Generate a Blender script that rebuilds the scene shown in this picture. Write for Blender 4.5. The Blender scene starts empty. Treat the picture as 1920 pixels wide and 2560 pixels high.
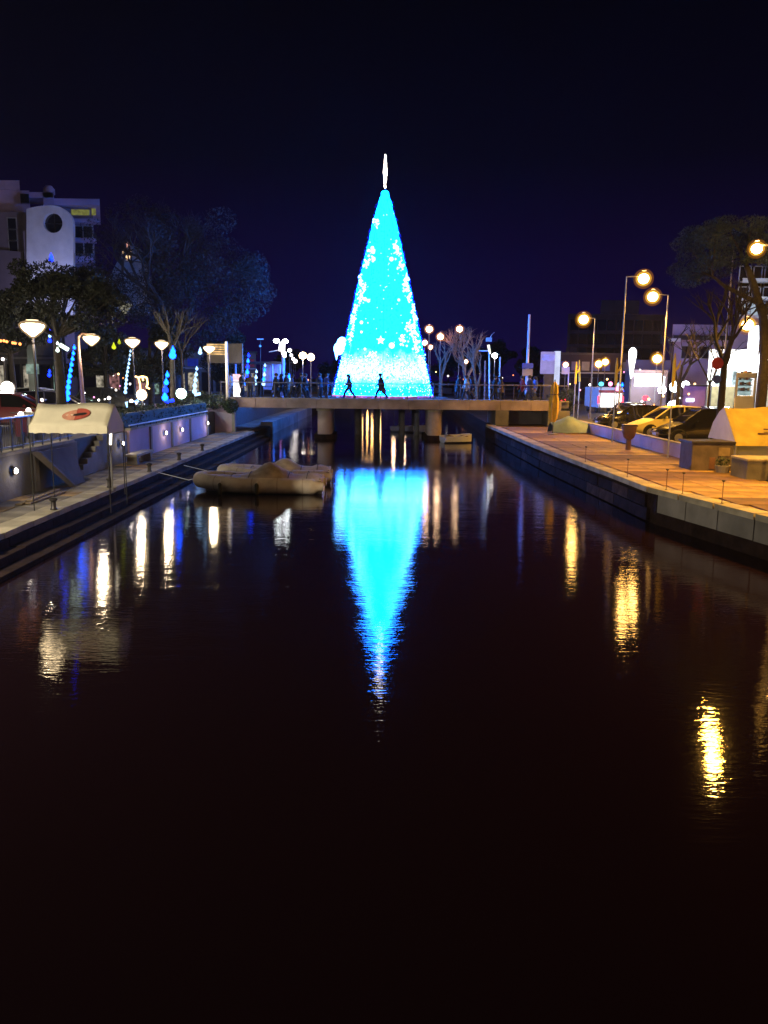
import bpy, bmesh, math, random
from mathutils import Vector, Matrix, Euler
random.seed(7)
R = math.radians
PI = math.pi
sc = bpy.context.scene
C = sc.collection

# ---------------------------------------------------------------- camera
CAM_H = 4.23
PITCH = R(9.75)
ROLL = R(0.66)
FPX = 1950.0
X0 = Vector((1, 0, 0))
U0 = Vector((0, math.sin(PITCH), math.cos(PITCH)))
F0 = Vector((0, math.cos(PITCH), -math.sin(PITCH)))
CR = X0 * math.cos(ROLL) + U0 * math.sin(ROLL)
CU = -X0 * math.sin(ROLL) + U0 * math.cos(ROLL)
cam_data = bpy.data.cameras.new('camera')
cam = bpy.data.objects.new('camera', cam_data)
C.objects.link(cam)
m3 = Matrix((CR, CU, -F0)).transposed()
cam.matrix_world = Matrix.Translation((0, 0, CAM_H)) @ m3.to_4x4()
cam_data.sensor_fit = 'VERTICAL'
cam_data.sensor_height = 24.0
cam_data.lens = 24.0 * FPX / 2560.0
cam_data.clip_start = 0.05
cam_data.clip_end = 2500
sc.camera = cam

# ---------------------------------------------------------------- night sky
world = bpy.data.worlds.new('World')
sc.world = world
world.use_nodes = True
wn = world.node_tree
wn.nodes.clear()
w_out = wn.nodes.new('ShaderNodeOutputWorld')
w_bg = wn.nodes.new('ShaderNodeBackground')
w_sky = wn.nodes.new('ShaderNodeTexSky')
w_sky.sky_type = 'NISHITA'
w_sky.sun_disc = False
w_sky.sun_elevation = R(-9)
w_sky.sun_rotation = R(10)
w_co = wn.nodes.new('ShaderNodeTexCoord')
w_sep = wn.nodes.new('ShaderNodeSeparateXYZ')
w_ramp = wn.nodes.new('ShaderNodeValToRGB')
w_ramp.color_ramp.elements[0].position = 0.0
w_ramp.color_ramp.elements[0].color = (0.0042, 0.0010, 0.032, 1)
w_ramp.color_ramp.elements[1].position = 0.5
for _p, _c in ((0.13, (0.0026, 0.0002, 0.020, 1)), (0.25, (0.0008, 0.0004, 0.0055, 1))):
    w_ramp.color_ramp.elements.new(_p).color = _c
w_ramp.color_ramp.elements[-1].color = (0.0002, 0.0002, 0.0009, 1)
w_add = wn.nodes.new('ShaderNodeMixRGB')
w_add.blend_type = 'ADD'
w_add.inputs[0].default_value = 0.02
wn.links.new(w_co.outputs['Generated'], w_sep.inputs[0])
wn.links.new(w_sep.outputs['Z'], w_ramp.inputs[0])
wn.links.new(w_ramp.outputs[0], w_add.inputs[1])
wn.links.new(w_sky.outputs[0], w_add.inputs[2])
wn.links.new(w_add.outputs[0], w_bg.inputs['Color'])
w_bg.inputs['Strength'].default_value = 1.0
wn.links.new(w_bg.outputs[0], w_out.inputs['Surface'])

sc.view_settings.view_transform = 'Standard'
sc.view_settings.look = 'None'
sc.view_settings.exposure = 0.0
sc.view_settings.gamma = 1.0
sc.view_settings.use_curve_mapping = False
sc.render.engine = 'CYCLES'
sc.cycles.use_denoising = True
sc.cycles.max_bounces = 5
sc.cycles.diffuse_bounces = 2
sc.cycles.glossy_bounces = 3
sc.cycles.transmission_bounces = 3
sc.cycles.volume_bounces = 0
sc.cycles.transparent_max_bounces = 6
sc.cycles.sample_clamp_indirect = 8.0
sc.cycles.use_light_tree = True
HAZE = 0.00017
TREE_BLUE = (0.03, 7.4, 46.0)

# ---------------------------------------------------------------- projection helpers (photo measurements -> metres)
def ray(px, py):
    return CR * ((px - 960) / FPX) + CU * ((1280 - py) / FPX) + F0
def at(px, py, Y):
    d = ray(px, py); t = Y / d.y
    return Vector((d.x * t, Y, CAM_H + d.z * t))
def on(px, py, z):
    d = ray(px, py); t = (z - CAM_H) / d.z
    return Vector((d.x * t, d.y * t, z))

# ---------------------------------------------------------------- materials
MATS = {}
def mat(name, col, rough=0.7, metal=0.0, var=0.25, scale=3.0, bump=0.0, bscale=20.0, coat=0.0, spec=0.5, stain=0.0):
    if name in MATS: return MATS[name]
    m = bpy.data.materials.new(name); m.use_nodes = True
    nt = m.node_tree; b = nt.nodes['Principled BSDF']
    b.inputs['Roughness'].default_value = rough
    b.inputs['Metallic'].default_value = metal
    b.inputs['Coat Weight'].default_value = coat
    b.inputs['Specular IOR Level'].default_value = spec
    tc = nt.nodes.new('ShaderNodeTexCoord')
    nz = nt.nodes.new('ShaderNodeTexNoise'); nz.inputs['Scale'].default_value = scale
    nz.inputs['Detail'].default_value = 5.0
    nt.links.new(tc.outputs['Object'], nz.inputs['Vector'])
    rp = nt.nodes.new('ShaderNodeValToRGB')
    rp.color_ramp.elements[0].position = 0.3; rp.color_ramp.elements[1].position = 0.72
    rp.color_ramp.elements[0].color = (*[c * (1 - var) for c in col], 1)
    rp.color_ramp.elements[1].color = (*[min(1, c * (1 + var)) for c in col], 1)
    nt.links.new(nz.outputs['Fac'], rp.inputs[0])
    last = rp.outputs[0]
    if stain > 0:
        n2 = nt.nodes.new('ShaderNodeTexNoise'); n2.inputs['Scale'].default_value = scale * 0.23
        n2.inputs['Detail'].default_value = 7
        nt.links.new(tc.outputs['Object'], n2.inputs['Vector'])
        r2 = nt.nodes.new('ShaderNodeValToRGB')
        r2.color_ramp.elements[0].position = 0.42; r2.color_ramp.elements[0].color = (1 - stain, 1 - stain, 1 - stain, 1)
        r2.color_ramp.elements[1].position = 0.6; r2.color_ramp.elements[1].color = (1, 1, 1, 1)
        nt.links.new(n2.outputs['Fac'], r2.inputs[0])
        mx = nt.nodes.new('ShaderNodeMixRGB'); mx.blend_type = 'MULTIPLY'; mx.inputs[0].default_value = 1
        nt.links.new(last, mx.inputs[1]); nt.links.new(r2.outputs[0], mx.inputs[2]); last = mx.outputs[0]
    nt.links.new(last, b.inputs['Base Color'])
    if bump > 0:
        nb = nt.nodes.new('ShaderNodeTexNoise'); nb.inputs['Scale'].default_value = bscale
        nb.inputs['Detail'].default_value = 4
        nt.links.new(tc.outputs['Object'], nb.inputs['Vector'])
        bp = nt.nodes.new('ShaderNodeBump'); bp.inputs['Strength'].default_value = bump
        bp.inputs['Distance'].default_value = 0.03
        nt.links.new(nb.outputs['Fac'], bp.inputs['Height'])
        nt.links.new(bp.outputs[0], b.inputs['Normal'])
    MATS[name] = m; return m
def glow(name, col, strength, var=0.0, scale=8.0):
    if name in MATS: return MATS[name]
    m = bpy.data.materials.new(name); m.use_nodes = True
    nt = m.node_tree; nt.nodes.clear()
    o = nt.nodes.new('ShaderNodeOutputMaterial'); e = nt.nodes.new('ShaderNodeEmission')
    e.inputs['Color'].default_value = (*col, 1); e.inputs['Strength'].default_value = strength
    if var > 0:
        tc = nt.nodes.new('ShaderNodeTexCoord'); nz = nt.nodes.new('ShaderNodeTexNoise')
        nz.inputs['Scale'].default_value = scale; nz.inputs['Detail'].default_value = 3
        nt.links.new(tc.outputs['Object'], nz.inputs['Vector'])
        mr = nt.nodes.new('ShaderNodeMapRange')
        mr.inputs['From Min'].default_value = 0.35; mr.inputs['From Max'].default_value = 0.65
        mr.inputs['To Min'].default_value = strength * (1 - var); mr.inputs['To Max'].default_value = strength * (1 + var)
        nt.links.new(nz.outputs['Fac'], mr.inputs['Value']); nt.links.new(mr.outputs[0], e.inputs['Strength'])
    nt.links.new(e.outputs[0], o.inputs['Surface'])
    MATS[name] = m; return m

M_conc = mat('concrete_pale', (0.34, 0.32, 0.30), 0.85, var=0.18, scale=1.6, bump=0.4, bscale=9, stain=0.35)
M_conc2 = mat('concrete_grey', (0.22, 0.21, 0.21), 0.85, var=0.22, scale=1.3, bump=0.5, bscale=7, stain=0.45)
M_render = mat('painted_render', (0.60, 0.43, 0.56), 0.8, var=0.12, scale=0.8, bump=0.15, bscale=14, stain=0.25)
M_wet = mat('wet_dark_stone', (0.019, 0.011, 0.011), 0.9, var=0.5, scale=2.2, bump=0.9, bscale=6, spec=0.08)
M_wetpale = mat('worn_quay_block', (0.055, 0.035, 0.034), 0.9, var=0.5, scale=2.6, bump=0.8, bscale=7, spec=0.08)
M_stone = mat('quay_stone', (0.20, 0.18, 0.15), 0.75, var=0.25, scale=2.0, bump=0.6, bscale=10, stain=0.4)
M_cope = mat('coping_stone', (0.40, 0.36, 0.28), 0.75, var=0.2, scale=2.5, bump=0.5, bscale=10, stain=0.3)
M_pave = mat('paving', (0.36, 0.23, 0.085), 0.75, var=0.3, scale=1.4, bump=0.4, bscale=12, stain=0.35)
M_pave2 = mat('paving_dark', (0.16, 0.09, 0.045), 0.8, var=0.25, scale=1.6, bump=0.4, bscale=12, stain=0.3)
M_asph = mat('asphalt', (0.05, 0.05, 0.052), 0.7, var=0.3, scale=4, bump=0.4, bscale=40)
M_soil = mat('bank_soil', (0.07, 0.065, 0.05), 0.95, var=0.4, scale=1, bump=0.8, bscale=5)
M_steel = mat('dark_steel', (0.06, 0.055, 0.06), 0.45, 0.6, var=0.2)
M_galv = mat('galvanised_steel', (0.42, 0.42, 0.44), 0.4, 0.7, var=0.15, scale=6)
M_pole = mat('painted_pole', (0.45, 0.43, 0.42), 0.45, 0.2, var=0.12)
M_brownpole = mat('rust_brown_pole', (0.28, 0.17, 0.12), 0.6, 0.2, var=0.2)
M_white = mat('white_paint', (0.78, 0.78, 0.80), 0.5, var=0.06, scale=2, stain=0.12)
M_canvas = mat('cream_canvas', (0.74, 0.70, 0.58), 0.85, var=0.07, scale=2, bump=0.3, bscale=5, stain=0.15)
M_red = mat('faded_red_print', (0.38, 0.07, 0.05), 0.8, var=0.25, scale=6)
M_redpale = mat('worn_red_print', (0.55, 0.25, 0.18), 0.8, var=0.25, scale=6)
M_ocanvas = mat('ochre_canvas', (0.68, 0.52, 0.12), 0.85, var=0.18, scale=2, bump=0.4, bscale=4, stain=0.3)
M_gcanvas = mat('grey_canvas', (0.50, 0.48, 0.50), 0.85, var=0.1, scale=2, bump=0.3, bscale=4)
M_yellow = mat('yellow_fabric', (0.75, 0.48, 0.05), 0.8, var=0.15, scale=4, bump=0.3, bscale=8)
M_yelpaint = mat('yellow_paint', (0.90, 0.66, 0.06), 0.5, var=0.1)
M_rib = mat('boat_tube_fabric', (0.64, 0.58, 0.54), 0.6, var=0.15, scale=3, bump=0.2, bscale=6, stain=0.25)
M_cover = mat('boat_cover_fabric', (0.50, 0.42, 0.38), 0.9, var=0.25, scale=3, bump=0.8, bscale=4, stain=0.3)
M_rubber = mat('black_rubber', (0.02, 0.02, 0.02), 0.7)
M_bluehull = mat('blue_white_hull', (0.50, 0.52, 0.66), 0.35, var=0.05)
M_bridge = mat('bridge_concrete', (0.42, 0.34, 0.37), 0.85, var=0.25, scale=1.2, bump=0.4, bscale=8, stain=0.4)
M_glass = mat('dark_glass', (0.012, 0.012, 0.015), 0.06, var=0.1, spec=0.8)
M_leaf = mat('dark_foliage', (0.013, 0.017, 0.011), 0.7, var=0.5, scale=0.9)
M_leaf2 = mat('grey_green_foliage', (0.022, 0.017, 0.018), 0.8, var=0.5, scale=0.7)
M_leafpine = mat('pine_needles', (0.042, 0.062, 0.050), 0.75, var=0.5, scale=0.9)
M_twig = mat('bare_twigs', (0.032, 0.027, 0.030), 0.8, var=0.3, scale=1)
M_bark = mat('bark', (0.035, 0.028, 0.022), 0.9, var=0.35, scale=5, bump=0.9, bscale=12)
M_hedge = mat('hedge_leaves', (0.035, 0.055, 0.03), 0.7, var=0.5, scale=1.5)
M_wood = mat('old_wood', (0.20, 0.15, 0.10), 0.8, var=0.3, scale=4, bump=0.4)
M_brown = mat('brown_bin_paint', (0.14, 0.07, 0.05), 0.6, var=0.2)
M_skin = mat('skin', (0.45, 0.28, 0.20), 0.6, var=0.08)
M_hair = mat('hair', (0.03, 0.022, 0.018), 0.7)
M_brick = mat('far_facade_brown', (0.055, 0.035, 0.040), 0.9, var=0.25, scale=0.4, stain=0.3)
M_pink = mat('mauve_facade', (0.30, 0.24, 0.30), 0.9, var=0.15, scale=0.5, stain=0.2)
M_bluepaint = mat('blue_sign_paint', (0.05, 0.09, 0.45), 0.5)
M_lavpaint = mat('lilac_panel', (0.52, 0.48, 0.72), 0.5, var=0.06)
M_redsign = mat('red_sign_paint', (0.5, 0.05, 0.06), 0.5)

G_sod = glow('sodium_diffuser', (1.0, 0.52, 0.13), 140.0)
G_warm = glow('warm_diffuser', (1.0, 0.72, 0.38), 17.0)
G_pale = glow('pale_globe', (1.0, 0.60, 0.34), 70.0)
G_white = glow('cool_white_light', (0.92, 1.0, 1.0), 30.0)
G_green = glow('greenish_white_light', (0.65, 1.0, 0.85), 16.0)
G_wall = glow('wall_light_disc', (1.0, 0.86, 0.72), 14.0)
G_blue = glow('blue_led', (0.003, 0.015, 1.0), 12.0)
G_azure = glow('azure_led', (0.004, 0.07, 1.0), 13.0)
G_ice = glow('ice_white_led', (0.35, 0.62, 1.0), 2.6)
G_gold = glow('gold_led', (1.0, 0.62, 0.22), 5.0)
G_goldwin = glow('gold_lit_window', (1.0, 0.62, 0.25), 0.9, 0.5, 3)
G_limewin = glow('lime_lit_window', (0.50, 0.50, 0.14), 0.28, 0.4, 3)
G_lime = glow('lime_light', (0.55, 0.62, 0.02), 1.2, 0.5, 4)
def shell_mat(name, col, strength, alpha):  # faintly glowing see-through shell that imitates the halo round a lamp
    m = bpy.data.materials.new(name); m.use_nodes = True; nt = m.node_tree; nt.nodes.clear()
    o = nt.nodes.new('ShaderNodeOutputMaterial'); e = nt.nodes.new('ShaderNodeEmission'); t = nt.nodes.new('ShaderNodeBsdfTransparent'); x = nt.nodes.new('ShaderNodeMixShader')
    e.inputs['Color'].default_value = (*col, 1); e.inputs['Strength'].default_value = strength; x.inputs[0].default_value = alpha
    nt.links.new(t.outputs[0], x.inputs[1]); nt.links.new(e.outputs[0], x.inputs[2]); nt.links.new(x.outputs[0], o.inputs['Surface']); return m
G_shell = shell_mat('amber_halo', (1.0, 0.50, 0.05), 1.1, 0.5)
G_shell4 = shell_mat('amber_outer_halo', (1.0, 0.34, 0.02), 0.45, 0.16)
G_shell3 = shell_mat('pale_halo', (1.0, 0.66, 0.34), 0.7, 0.35)
G_shell2 = shell_mat('rose_halo', (0.75, 0.28, 0.16), 0.6, 0.5)
G_shop = glow('shop_sign_white', (0.94, 1.0, 0.97), 4.5, 0.35, 1.5)
G_shop2 = glow('shop_window_cream', (1.0, 0.93, 0.80), 2.4, 0.8, 1.8)
G_shop3 = glow('shop_window_bluegreen', (0.55, 0.75, 0.72), 0.6, 0.35, 3)
G_red = glow('red_tail_light', (1.0, 0.03, 0.05), 7.0)
G_pinkl = glow('pink_light', (1.0, 0.25, 0.55), 4.0)
G_dimw = glow('small_white_light', (1.0, 0.9, 0.85), 6.0)
G_orange = glow('orange_string_light', (1.0, 0.30, 0.08), 3.5)

# ---------------------------------------------------------------- mesh builder
class MB:
    def __init__(s): s.v = []; s.f = []
    def add(s, vs, fs):
        o = len(s.v); s.v += [tuple(v) for v in vs]; s.f += [tuple(i + o for i in f) for f in fs]; return s
    def spanr(s, o0, a, b):
        """a block whose side walls splay outward with depth"""
        (x0, x1), (y0, y1), (z0, z1) = [sorted((a[i], b[i])) for i in range(3)]
        k = (y1 - y0) / (y0 + o0.y)
        q = [(x0, y0), (x1, y0), (x1 + (x1 + o0.x) * k, y1), (x0 + (x0 + o0.x) * k, y1)]
        return s.prism([(x, y, z0) for x, y in q], (0, 0, z1 - z0))
    def box(s, c, d, rot=None):
        c = Vector(c); hx, hy, hz = d[0] / 2, d[1] / 2, d[2] / 2
        vs = [Vector((x * hx, y * hy, z * hz)) for x in (-1, 1) for y in (-1, 1) for z in (-1, 1)]
        if rot is not None: vs = [rot @ v for v in vs]
        return s.add([v + c for v in vs], [(0, 1, 3, 2), (4, 6, 7, 5), (0, 4, 5, 1), (2, 3, 7, 6), (0, 2, 6, 4), (1, 5, 7, 3)])
    def span(s, a, b):
        a = Vector(a); b = Vector(b)
        return s.box((a + b) / 2, [abs(b[i] - a[i]) for i in range(3)])
    def tube(s, p, q, r0, r1=None, n=8, caps=True):
        p = Vector(p); q = Vector(q); r1 = r0 if r1 is None else r1
        d = (q - p); 
        if d.length < 1e-6: return s
        d.normalize(); u = d.orthogonal().normalized(); w = d.cross(u)
        vs = []
        for c, r in ((p, r0), (q, r1)):
            for i in range(n):
                a = 2 * PI * i / n; vs.append(c + (u * math.cos(a) + w * math.sin(a)) * r)
        fs = [(i, (i + 1) % n, n + (i + 1) % n, n + i) for i in range(n)]
        if caps: fs += [tuple(range(n - 1, -1, -1)), tuple(range(n, 2 * n))]
        return s.add(vs, fs)
    def path(s, pts, rad, n=8):
        for i in range(len(pts) - 1):
            r0 = rad[i] if isinstance(rad, (list, tuple)) else rad
            r1 = rad[i + 1] if isinstance(rad, (list, tuple)) else rad
            s.tube(pts[i], pts[i + 1], r0, r1, n)
        return s
    def lathe(s, prof, c=(0, 0, 0), n=16, axis='Z'):
        c = Vector(c); vs = []
        for (r, z) in prof:
            for i in range(n):
                a = 2 * PI * i / n
                v = Vector((r * math.cos(a), r * math.sin(a), z))
                if axis == 'Y': v = Vector((v.x, v.z, v.y))
                if axis == 'X': v = Vector((v.z, v.x, v.y))
                vs.append(c + v)
        k = len(prof); fs = []
        for j in range(k - 1):
            for i in range(n):
                fs.append((j * n + i, j * n + (i + 1) % n, (j + 1) * n + (i + 1) % n, (j + 1) * n + i))
        fs += [tuple(range(n - 1, -1, -1)), tuple(range((k - 1) * n, k * n))]
        return s.add(vs, fs)
    def ball(s, c, r, n=10, sx=1, sy=1, sz=1):
        k = max(4, n // 2 + 1); prof = []
        vs = []; fs = []
        c = Vector(c)
        for j in range(k + 1):
            t = PI * j / k
            for i in range(n):
                a = 2 * PI * i / n; rr = max(math.sin(t), 0.02) * r
                vs.append(c + Vector((rr * math.cos(a) * sx, rr * math.sin(a) * sy, -math.cos(t) * r * sz)))
        for j in range(k):
            for i in range(n): fs.append((j * n + i, j * n + (i + 1) % n, (j + 1) * n + (i + 1) % n, (j + 1) * n + i))
        return s.add(vs, fs)
    def octa(s, c, r, rz=None):
        c = Vector(c); rz = r if rz is None else rz
        return s.add([c + Vector(v) for v in ((r, 0, 0), (-r, 0, 0), (0, r, 0), (0, -r, 0), (0, 0, rz), (0, 0, -rz))],
                     [(0, 2, 4), (2, 1, 4), (1, 3, 4), (3, 0, 4), (2, 0, 5), (1, 2, 5), (3, 1, 5), (0, 3, 5)])
    def prism(s, pts, d):
        """pts: planar loop of 3D points, d: extrusion vector"""
        d = Vector(d); n = len(pts); a = [Vector(p) for p in pts]
        fs = [tuple(range(n)), tuple(range(2 * n - 1, n - 1, -1))] + [(i, n + i, n + (i + 1) % n, (i + 1) % n) for i in range(n)]
        return s.add(a + [p + d for p in a], fs)
    def quad(s, a, b, c, d): return s.add([a, b, c, d], [(0, 1, 2, 3)])
    def rings(s, rs, close=True, capends=True):
        n = len(rs[0]); vs = [p for r in rs for p in r]; fs = []
        for j in range(len(rs) - 1):
            for i in range(n if close else n - 1):
                fs.append((j * n + i, j * n + (i + 1) % n, (j + 1) * n + (i + 1) % n, (j + 1) * n + i))
        if capends: fs += [tuple(range(n - 1, -1, -1)), tuple(range((len(rs) - 1) * n, len(rs) * n))]
        return s.add(vs, fs)
    def mesh(s, name, m, smooth=False):
        me = bpy.data.meshes.new(name); me.from_pydata(s.v, [], s.f)
        bm = bmesh.new(); bm.from_mesh(me); bmesh.ops.recalc_face_normals(bm, faces=bm.faces); bm.to_mesh(me); bm.free()
        if smooth:
            me.shade_smooth()
            try: me.set_sharp_from_angle(angle=R(40))
            except Exception: pass
        me.materials.append(m); return me
    def build(s, name, m, parent=None, smooth=False, bevel=0.0):
        o = bpy.data.objects.new(name, s.mesh(name, m, smooth)); C.objects.link(o)
        if parent is not None: o.parent = parent
        if bevel > 0:
            b = o.modifiers.new('bevel', 'BEVEL'); b.width = bevel; b.segments = 2; b.limit_method = 'ANGLE'
        return o
def inst(name, me, parent, loc, rot=(0, 0, 0), sca=(1, 1, 1)):
    o = bpy.data.objects.new(name, me); C.objects.link(o); o.parent = parent
    o.location = loc; o.rotation_euler = rot; o.scale = sca; return o
def tag(o, label=None, cat=None, group=None, kind=None):
    if label: o['label'] = label
    if cat: o['category'] = cat
    if group: o['group'] = group
    if kind: o['kind'] = kind
    return o
def thing(name, label, cat, loc=(0, 0, 0), rz=0.0, group=None):
    o = bpy.data.objects.new(name, None); C.objects.link(o)
    o.location = loc; o.rotation_euler = (0, 0, rz); o.empty_display_size = 0.2
    return tag(o, label, cat, group)
def copy_tree(o, parent=None):
    c = o.copy(); C.objects.link(c)
    if parent is not None: c.parent = parent
    for ch in list(o.children): copy_tree(ch, c)
    return c
def dup(root, loc, rz=0.0, label=None, scale=None):
    c = copy_tree(root); c.location = loc; c.rotation_euler = (0, 0, rz)
    if label: c['label'] = label
    if scale: c.scale = (scale,) * 3
    return c
def spot(parent, loc, power, col, cone, radius=0.2, name='lamp_light'):
    l = bpy.data.lights.new(name, 'SPOT'); l.energy = power; l.color = col; l.shadow_soft_size = radius; l.spot_size = R(cone); l.spot_blend = 0.6
    o = bpy.data.objects.new(name, l); C.objects.link(o); o.parent = parent; o.location = loc; return o
def lamp(parent, loc, power, col, radius=0.25, name='lamp_light'):
    l = bpy.data.lights.new(name, 'POINT'); l.energy = power; l.color = col; l.shadow_soft_size = radius
    o = bpy.data.objects.new(name, l); C.objects.link(o); o.parent = parent; o.location = loc; return o
# ================================================================ SETTING
LZ, UZ, RZ, SZ = 0.65, 1.95, 1.10, 1.33      # left quay, left upper promenade, right quay, right street
def struct(o): o['kind'] = 'structure'; return o

# water ----------------------------------------------------------------
mw = bpy.data.materials.new('canal_water'); mw.use_nodes = True
nt = mw.node_tree; b = nt.nodes['Principled BSDF']
b.inputs['Base Color'].default_value = (0.0088, 0.0036, 0.0055, 1)
b.inputs['Roughness'].default_value = 0.045
b.inputs['IOR'].default_value = 1.5
tc = nt.nodes.new('ShaderNodeTexCoord'); mp = nt.nodes.new('ShaderNodeMapping')
mp.inputs['Scale'].default_value = (0.55, 1.9, 1.0)
nt.links.new(tc.outputs['Object'], mp.inputs[0])
n1 = nt.nodes.new('ShaderNodeTexNoise'); n1.inputs['Scale'].default_value = 7.5; n1.inputs['Detail'].default_value = 3.0; n1.inputs['Roughness'].default_value = 0.55
n2 = nt.nodes.new('ShaderNodeTexNoise'); n2.inputs['Scale'].default_value = 1.3; n2.inputs['Detail'].default_value = 2.0
nt.links.new(mp.outputs[0], n1.inputs['Vector']); nt.links.new(mp.outputs[0], n2.inputs['Vector'])
mm = nt.nodes.new('ShaderNodeMath'); mm.operation = 'MULTIPLY_ADD'; mm.inputs[1].default_value = 1.6
nt.links.new(n2.outputs['Fac'], mm.inputs[0]); nt.links.new(n1.outputs['Fac'], mm.inputs[2])
bp = nt.nodes.new('ShaderNodeBump'); bp.inputs['Strength'].default_value = 1.0; bp.inputs['Distance'].default_value = 0.0024
n3 = nt.nodes.new('ShaderNodeTexNoise'); n3.inputs['Scale'].default_value = 0.16; n3.inputs['Detail'].default_value = 3.0
nt.links.new(mp.outputs[0], n3.inputs['Vector'])
mr3 = nt.nodes.new('ShaderNodeMapRange'); mr3.inputs['From Min'].default_value = 0.35; mr3.inputs['From Max'].default_value = 0.68
mr3.inputs['To Min'].default_value = 0.0016; mr3.inputs['To Max'].default_value = 0.0036
nt.links.new(n3.outputs['Fac'], mr3.inputs['Value']); nt.links.new(mr3.outputs[0], bp.inputs['Distance'])
nt.links.new(mm.outputs[0], bp.inputs['Height']); nt.links.new(bp.outputs[0], b.inputs['Normal'])
struct(MB().quad((-13, -30, 0), (16, -30, 0), (16, 240, 0), (-13, 240, 0)).build('water', mw))

# ground ---------------------------------------------------------------
g = MB()
g.span((-900, -40, -3), (-11.1, 900, UZ))
g.span((12.35, -40, -3), (900, 900, SZ))
g.span((-11.1, 232, -3), (12.35, 900, 1.5))
struct(g.build('ground', M_asph))
struct(MB().span((-11.1, -40, -3), (-9.3, 232, LZ - 0.10)).build('left_quay', M_stone))
# right quay follows a bent edge
QE = [(13.0, -10.0), (10.4, 12.0), (8.95, 18.2), (7.8, 23.0), (7.25, 36.0), (7.0, 53.0), (7.4, 70), (8.2, 100), (9.5, 232)]
def qx(y):
    for (xa, ya), (xb, yb) in zip(QE, QE[1:]):
        if ya <= y <= yb: return xa + (xb - xa) * (y - ya) / (yb - ya)
    return QE[-1][0]
rq = MB()
loop = [Vector((x + 0.32, y, -3)) for x, y in QE] + [Vector((12.35, 232, -3)), Vector((12.35, -10, -3))]
rq.prism(loop[:-1] if False else loop, (0, 0, 3 + RZ - 0.02))
RQ = struct(rq.build('right_quay', M_wet))

# paving slabs on the right promenade: rows across, two tones; each slab a piece while it is still big enough
slab_cache = {}
def slab(w, l, m):
    k = (round(w, 2), round(l, 2), m.name)
    if k not in slab_cache:
        b_ = MB(); b_.box((0, 0, 0), (w - 0.015, l - 0.015, 0.05)); slab_cache[k] = b_.mesh('paving_slab', m)
    return slab_cache[k]
RQP = tag(MB().prism([Vector((x + 0.33, y, RZ - 0.019)) for x, y in QE[:6]] + [Vector((12.3, 53, RZ - 0.019)), Vector((12.3, -10, RZ - 0.019))], (0, 0, 0.012)).build('right_promenade', M_pave), kind='structure')
n = 0
y = 15.0
while y < 52:
    L = 1.2 if y < 34 else 2.0
    xx = qx(y + L / 2) + 0.62 + L * 0.05
    k = 0
    while xx < 12.1 and n < 290:
        w = min(1.2, 12.2 - xx)
        if w > 0.25:
            inst('paving_slab', slab(w, L, M_pave2 if (int(y / 1.2) % 5 in (0, 1)) else M_pave), RQP,
                 (xx + w / 2, y + L / 2, RZ + 0.006 + random.uniform(-0.004, 0.004)), (random.uniform(-.004, .004), random.uniform(-.004, .004), 0)); n += 1
        xx += 1.2; k += 1
    y += L
# coping stones along the right edge
cope_me = {}
y = 11.0
while y < 53:
    L = 1.5 if y < 30 else 2.2
    xa, xb = qx(y), qx(y + L); ang = math.atan2(xb - xa, L)
    key = L
    if key not in cope_me:
        b_ = MB(); b_.box((0, 0, 0), (0.52, L + 0.0, 0.16)); cope_me[key] = b_.mesh('coping_stone', M_cope)
    inst('coping_stone', cope_me[key], RQ, ((xa + xb) / 2 + 0.26, y + L / 2, RZ - 0.045 + random.uniform(-.008, .008)), (0, 0, -ang), (1, 0.985, 1))
    y += L
# pale painted wall panels on the near right quay face
y = 12.0
for i in range(9):
    L = 1.35
    ya, yb = y, y + L
    if yb > 23.3: break
    xa, xb = qx(ya) + 0.32, qx(yb) + 0.32
    d = Vector((xb - xa, yb - ya, 0)); nrm = Vector((-d.y, d.x, 0)).normalized()
    p = [Vector((xa, ya + .03, 0.40)), Vector((xb, yb - .03, 0.40)), Vector((xb, yb - .03, 0.98)), Vector((xa, ya + .03, 0.98))]
    MB().prism(p, nrm * 0.10).build('wall_panel', M_conc2, RQ)
    y += L

# stone blocks of the far stretch of the right quay face
y = 23.4; rnd_b = random.Random(2)
blk = []
for v in range(3):
    b_ = MB(); b_.box((0, 0, 0), (0.12, 1.52, 0.36)); blk.append(b_.mesh('quay_block', [M_wet, M_wetpale, M_wet][v]))
while y < 51.5:
    xa, xb = qx(y) + .32, qx(y + 1.56) + .32; ang = math.atan2(xb - xa, 1.56)
    for c_ in range(2):
        inst('quay_block', rnd_b.choice(blk), RQ, ((xa + xb) / 2 - .035 + rnd_b.uniform(-.015, .015), y + .78 + (.3 if c_ else 0), 0.22 + c_ * .39), (rnd_b.uniform(-.01, .01), 0, -ang + rnd_b.uniform(-.006, .006)))
    y += 1.56
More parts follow.
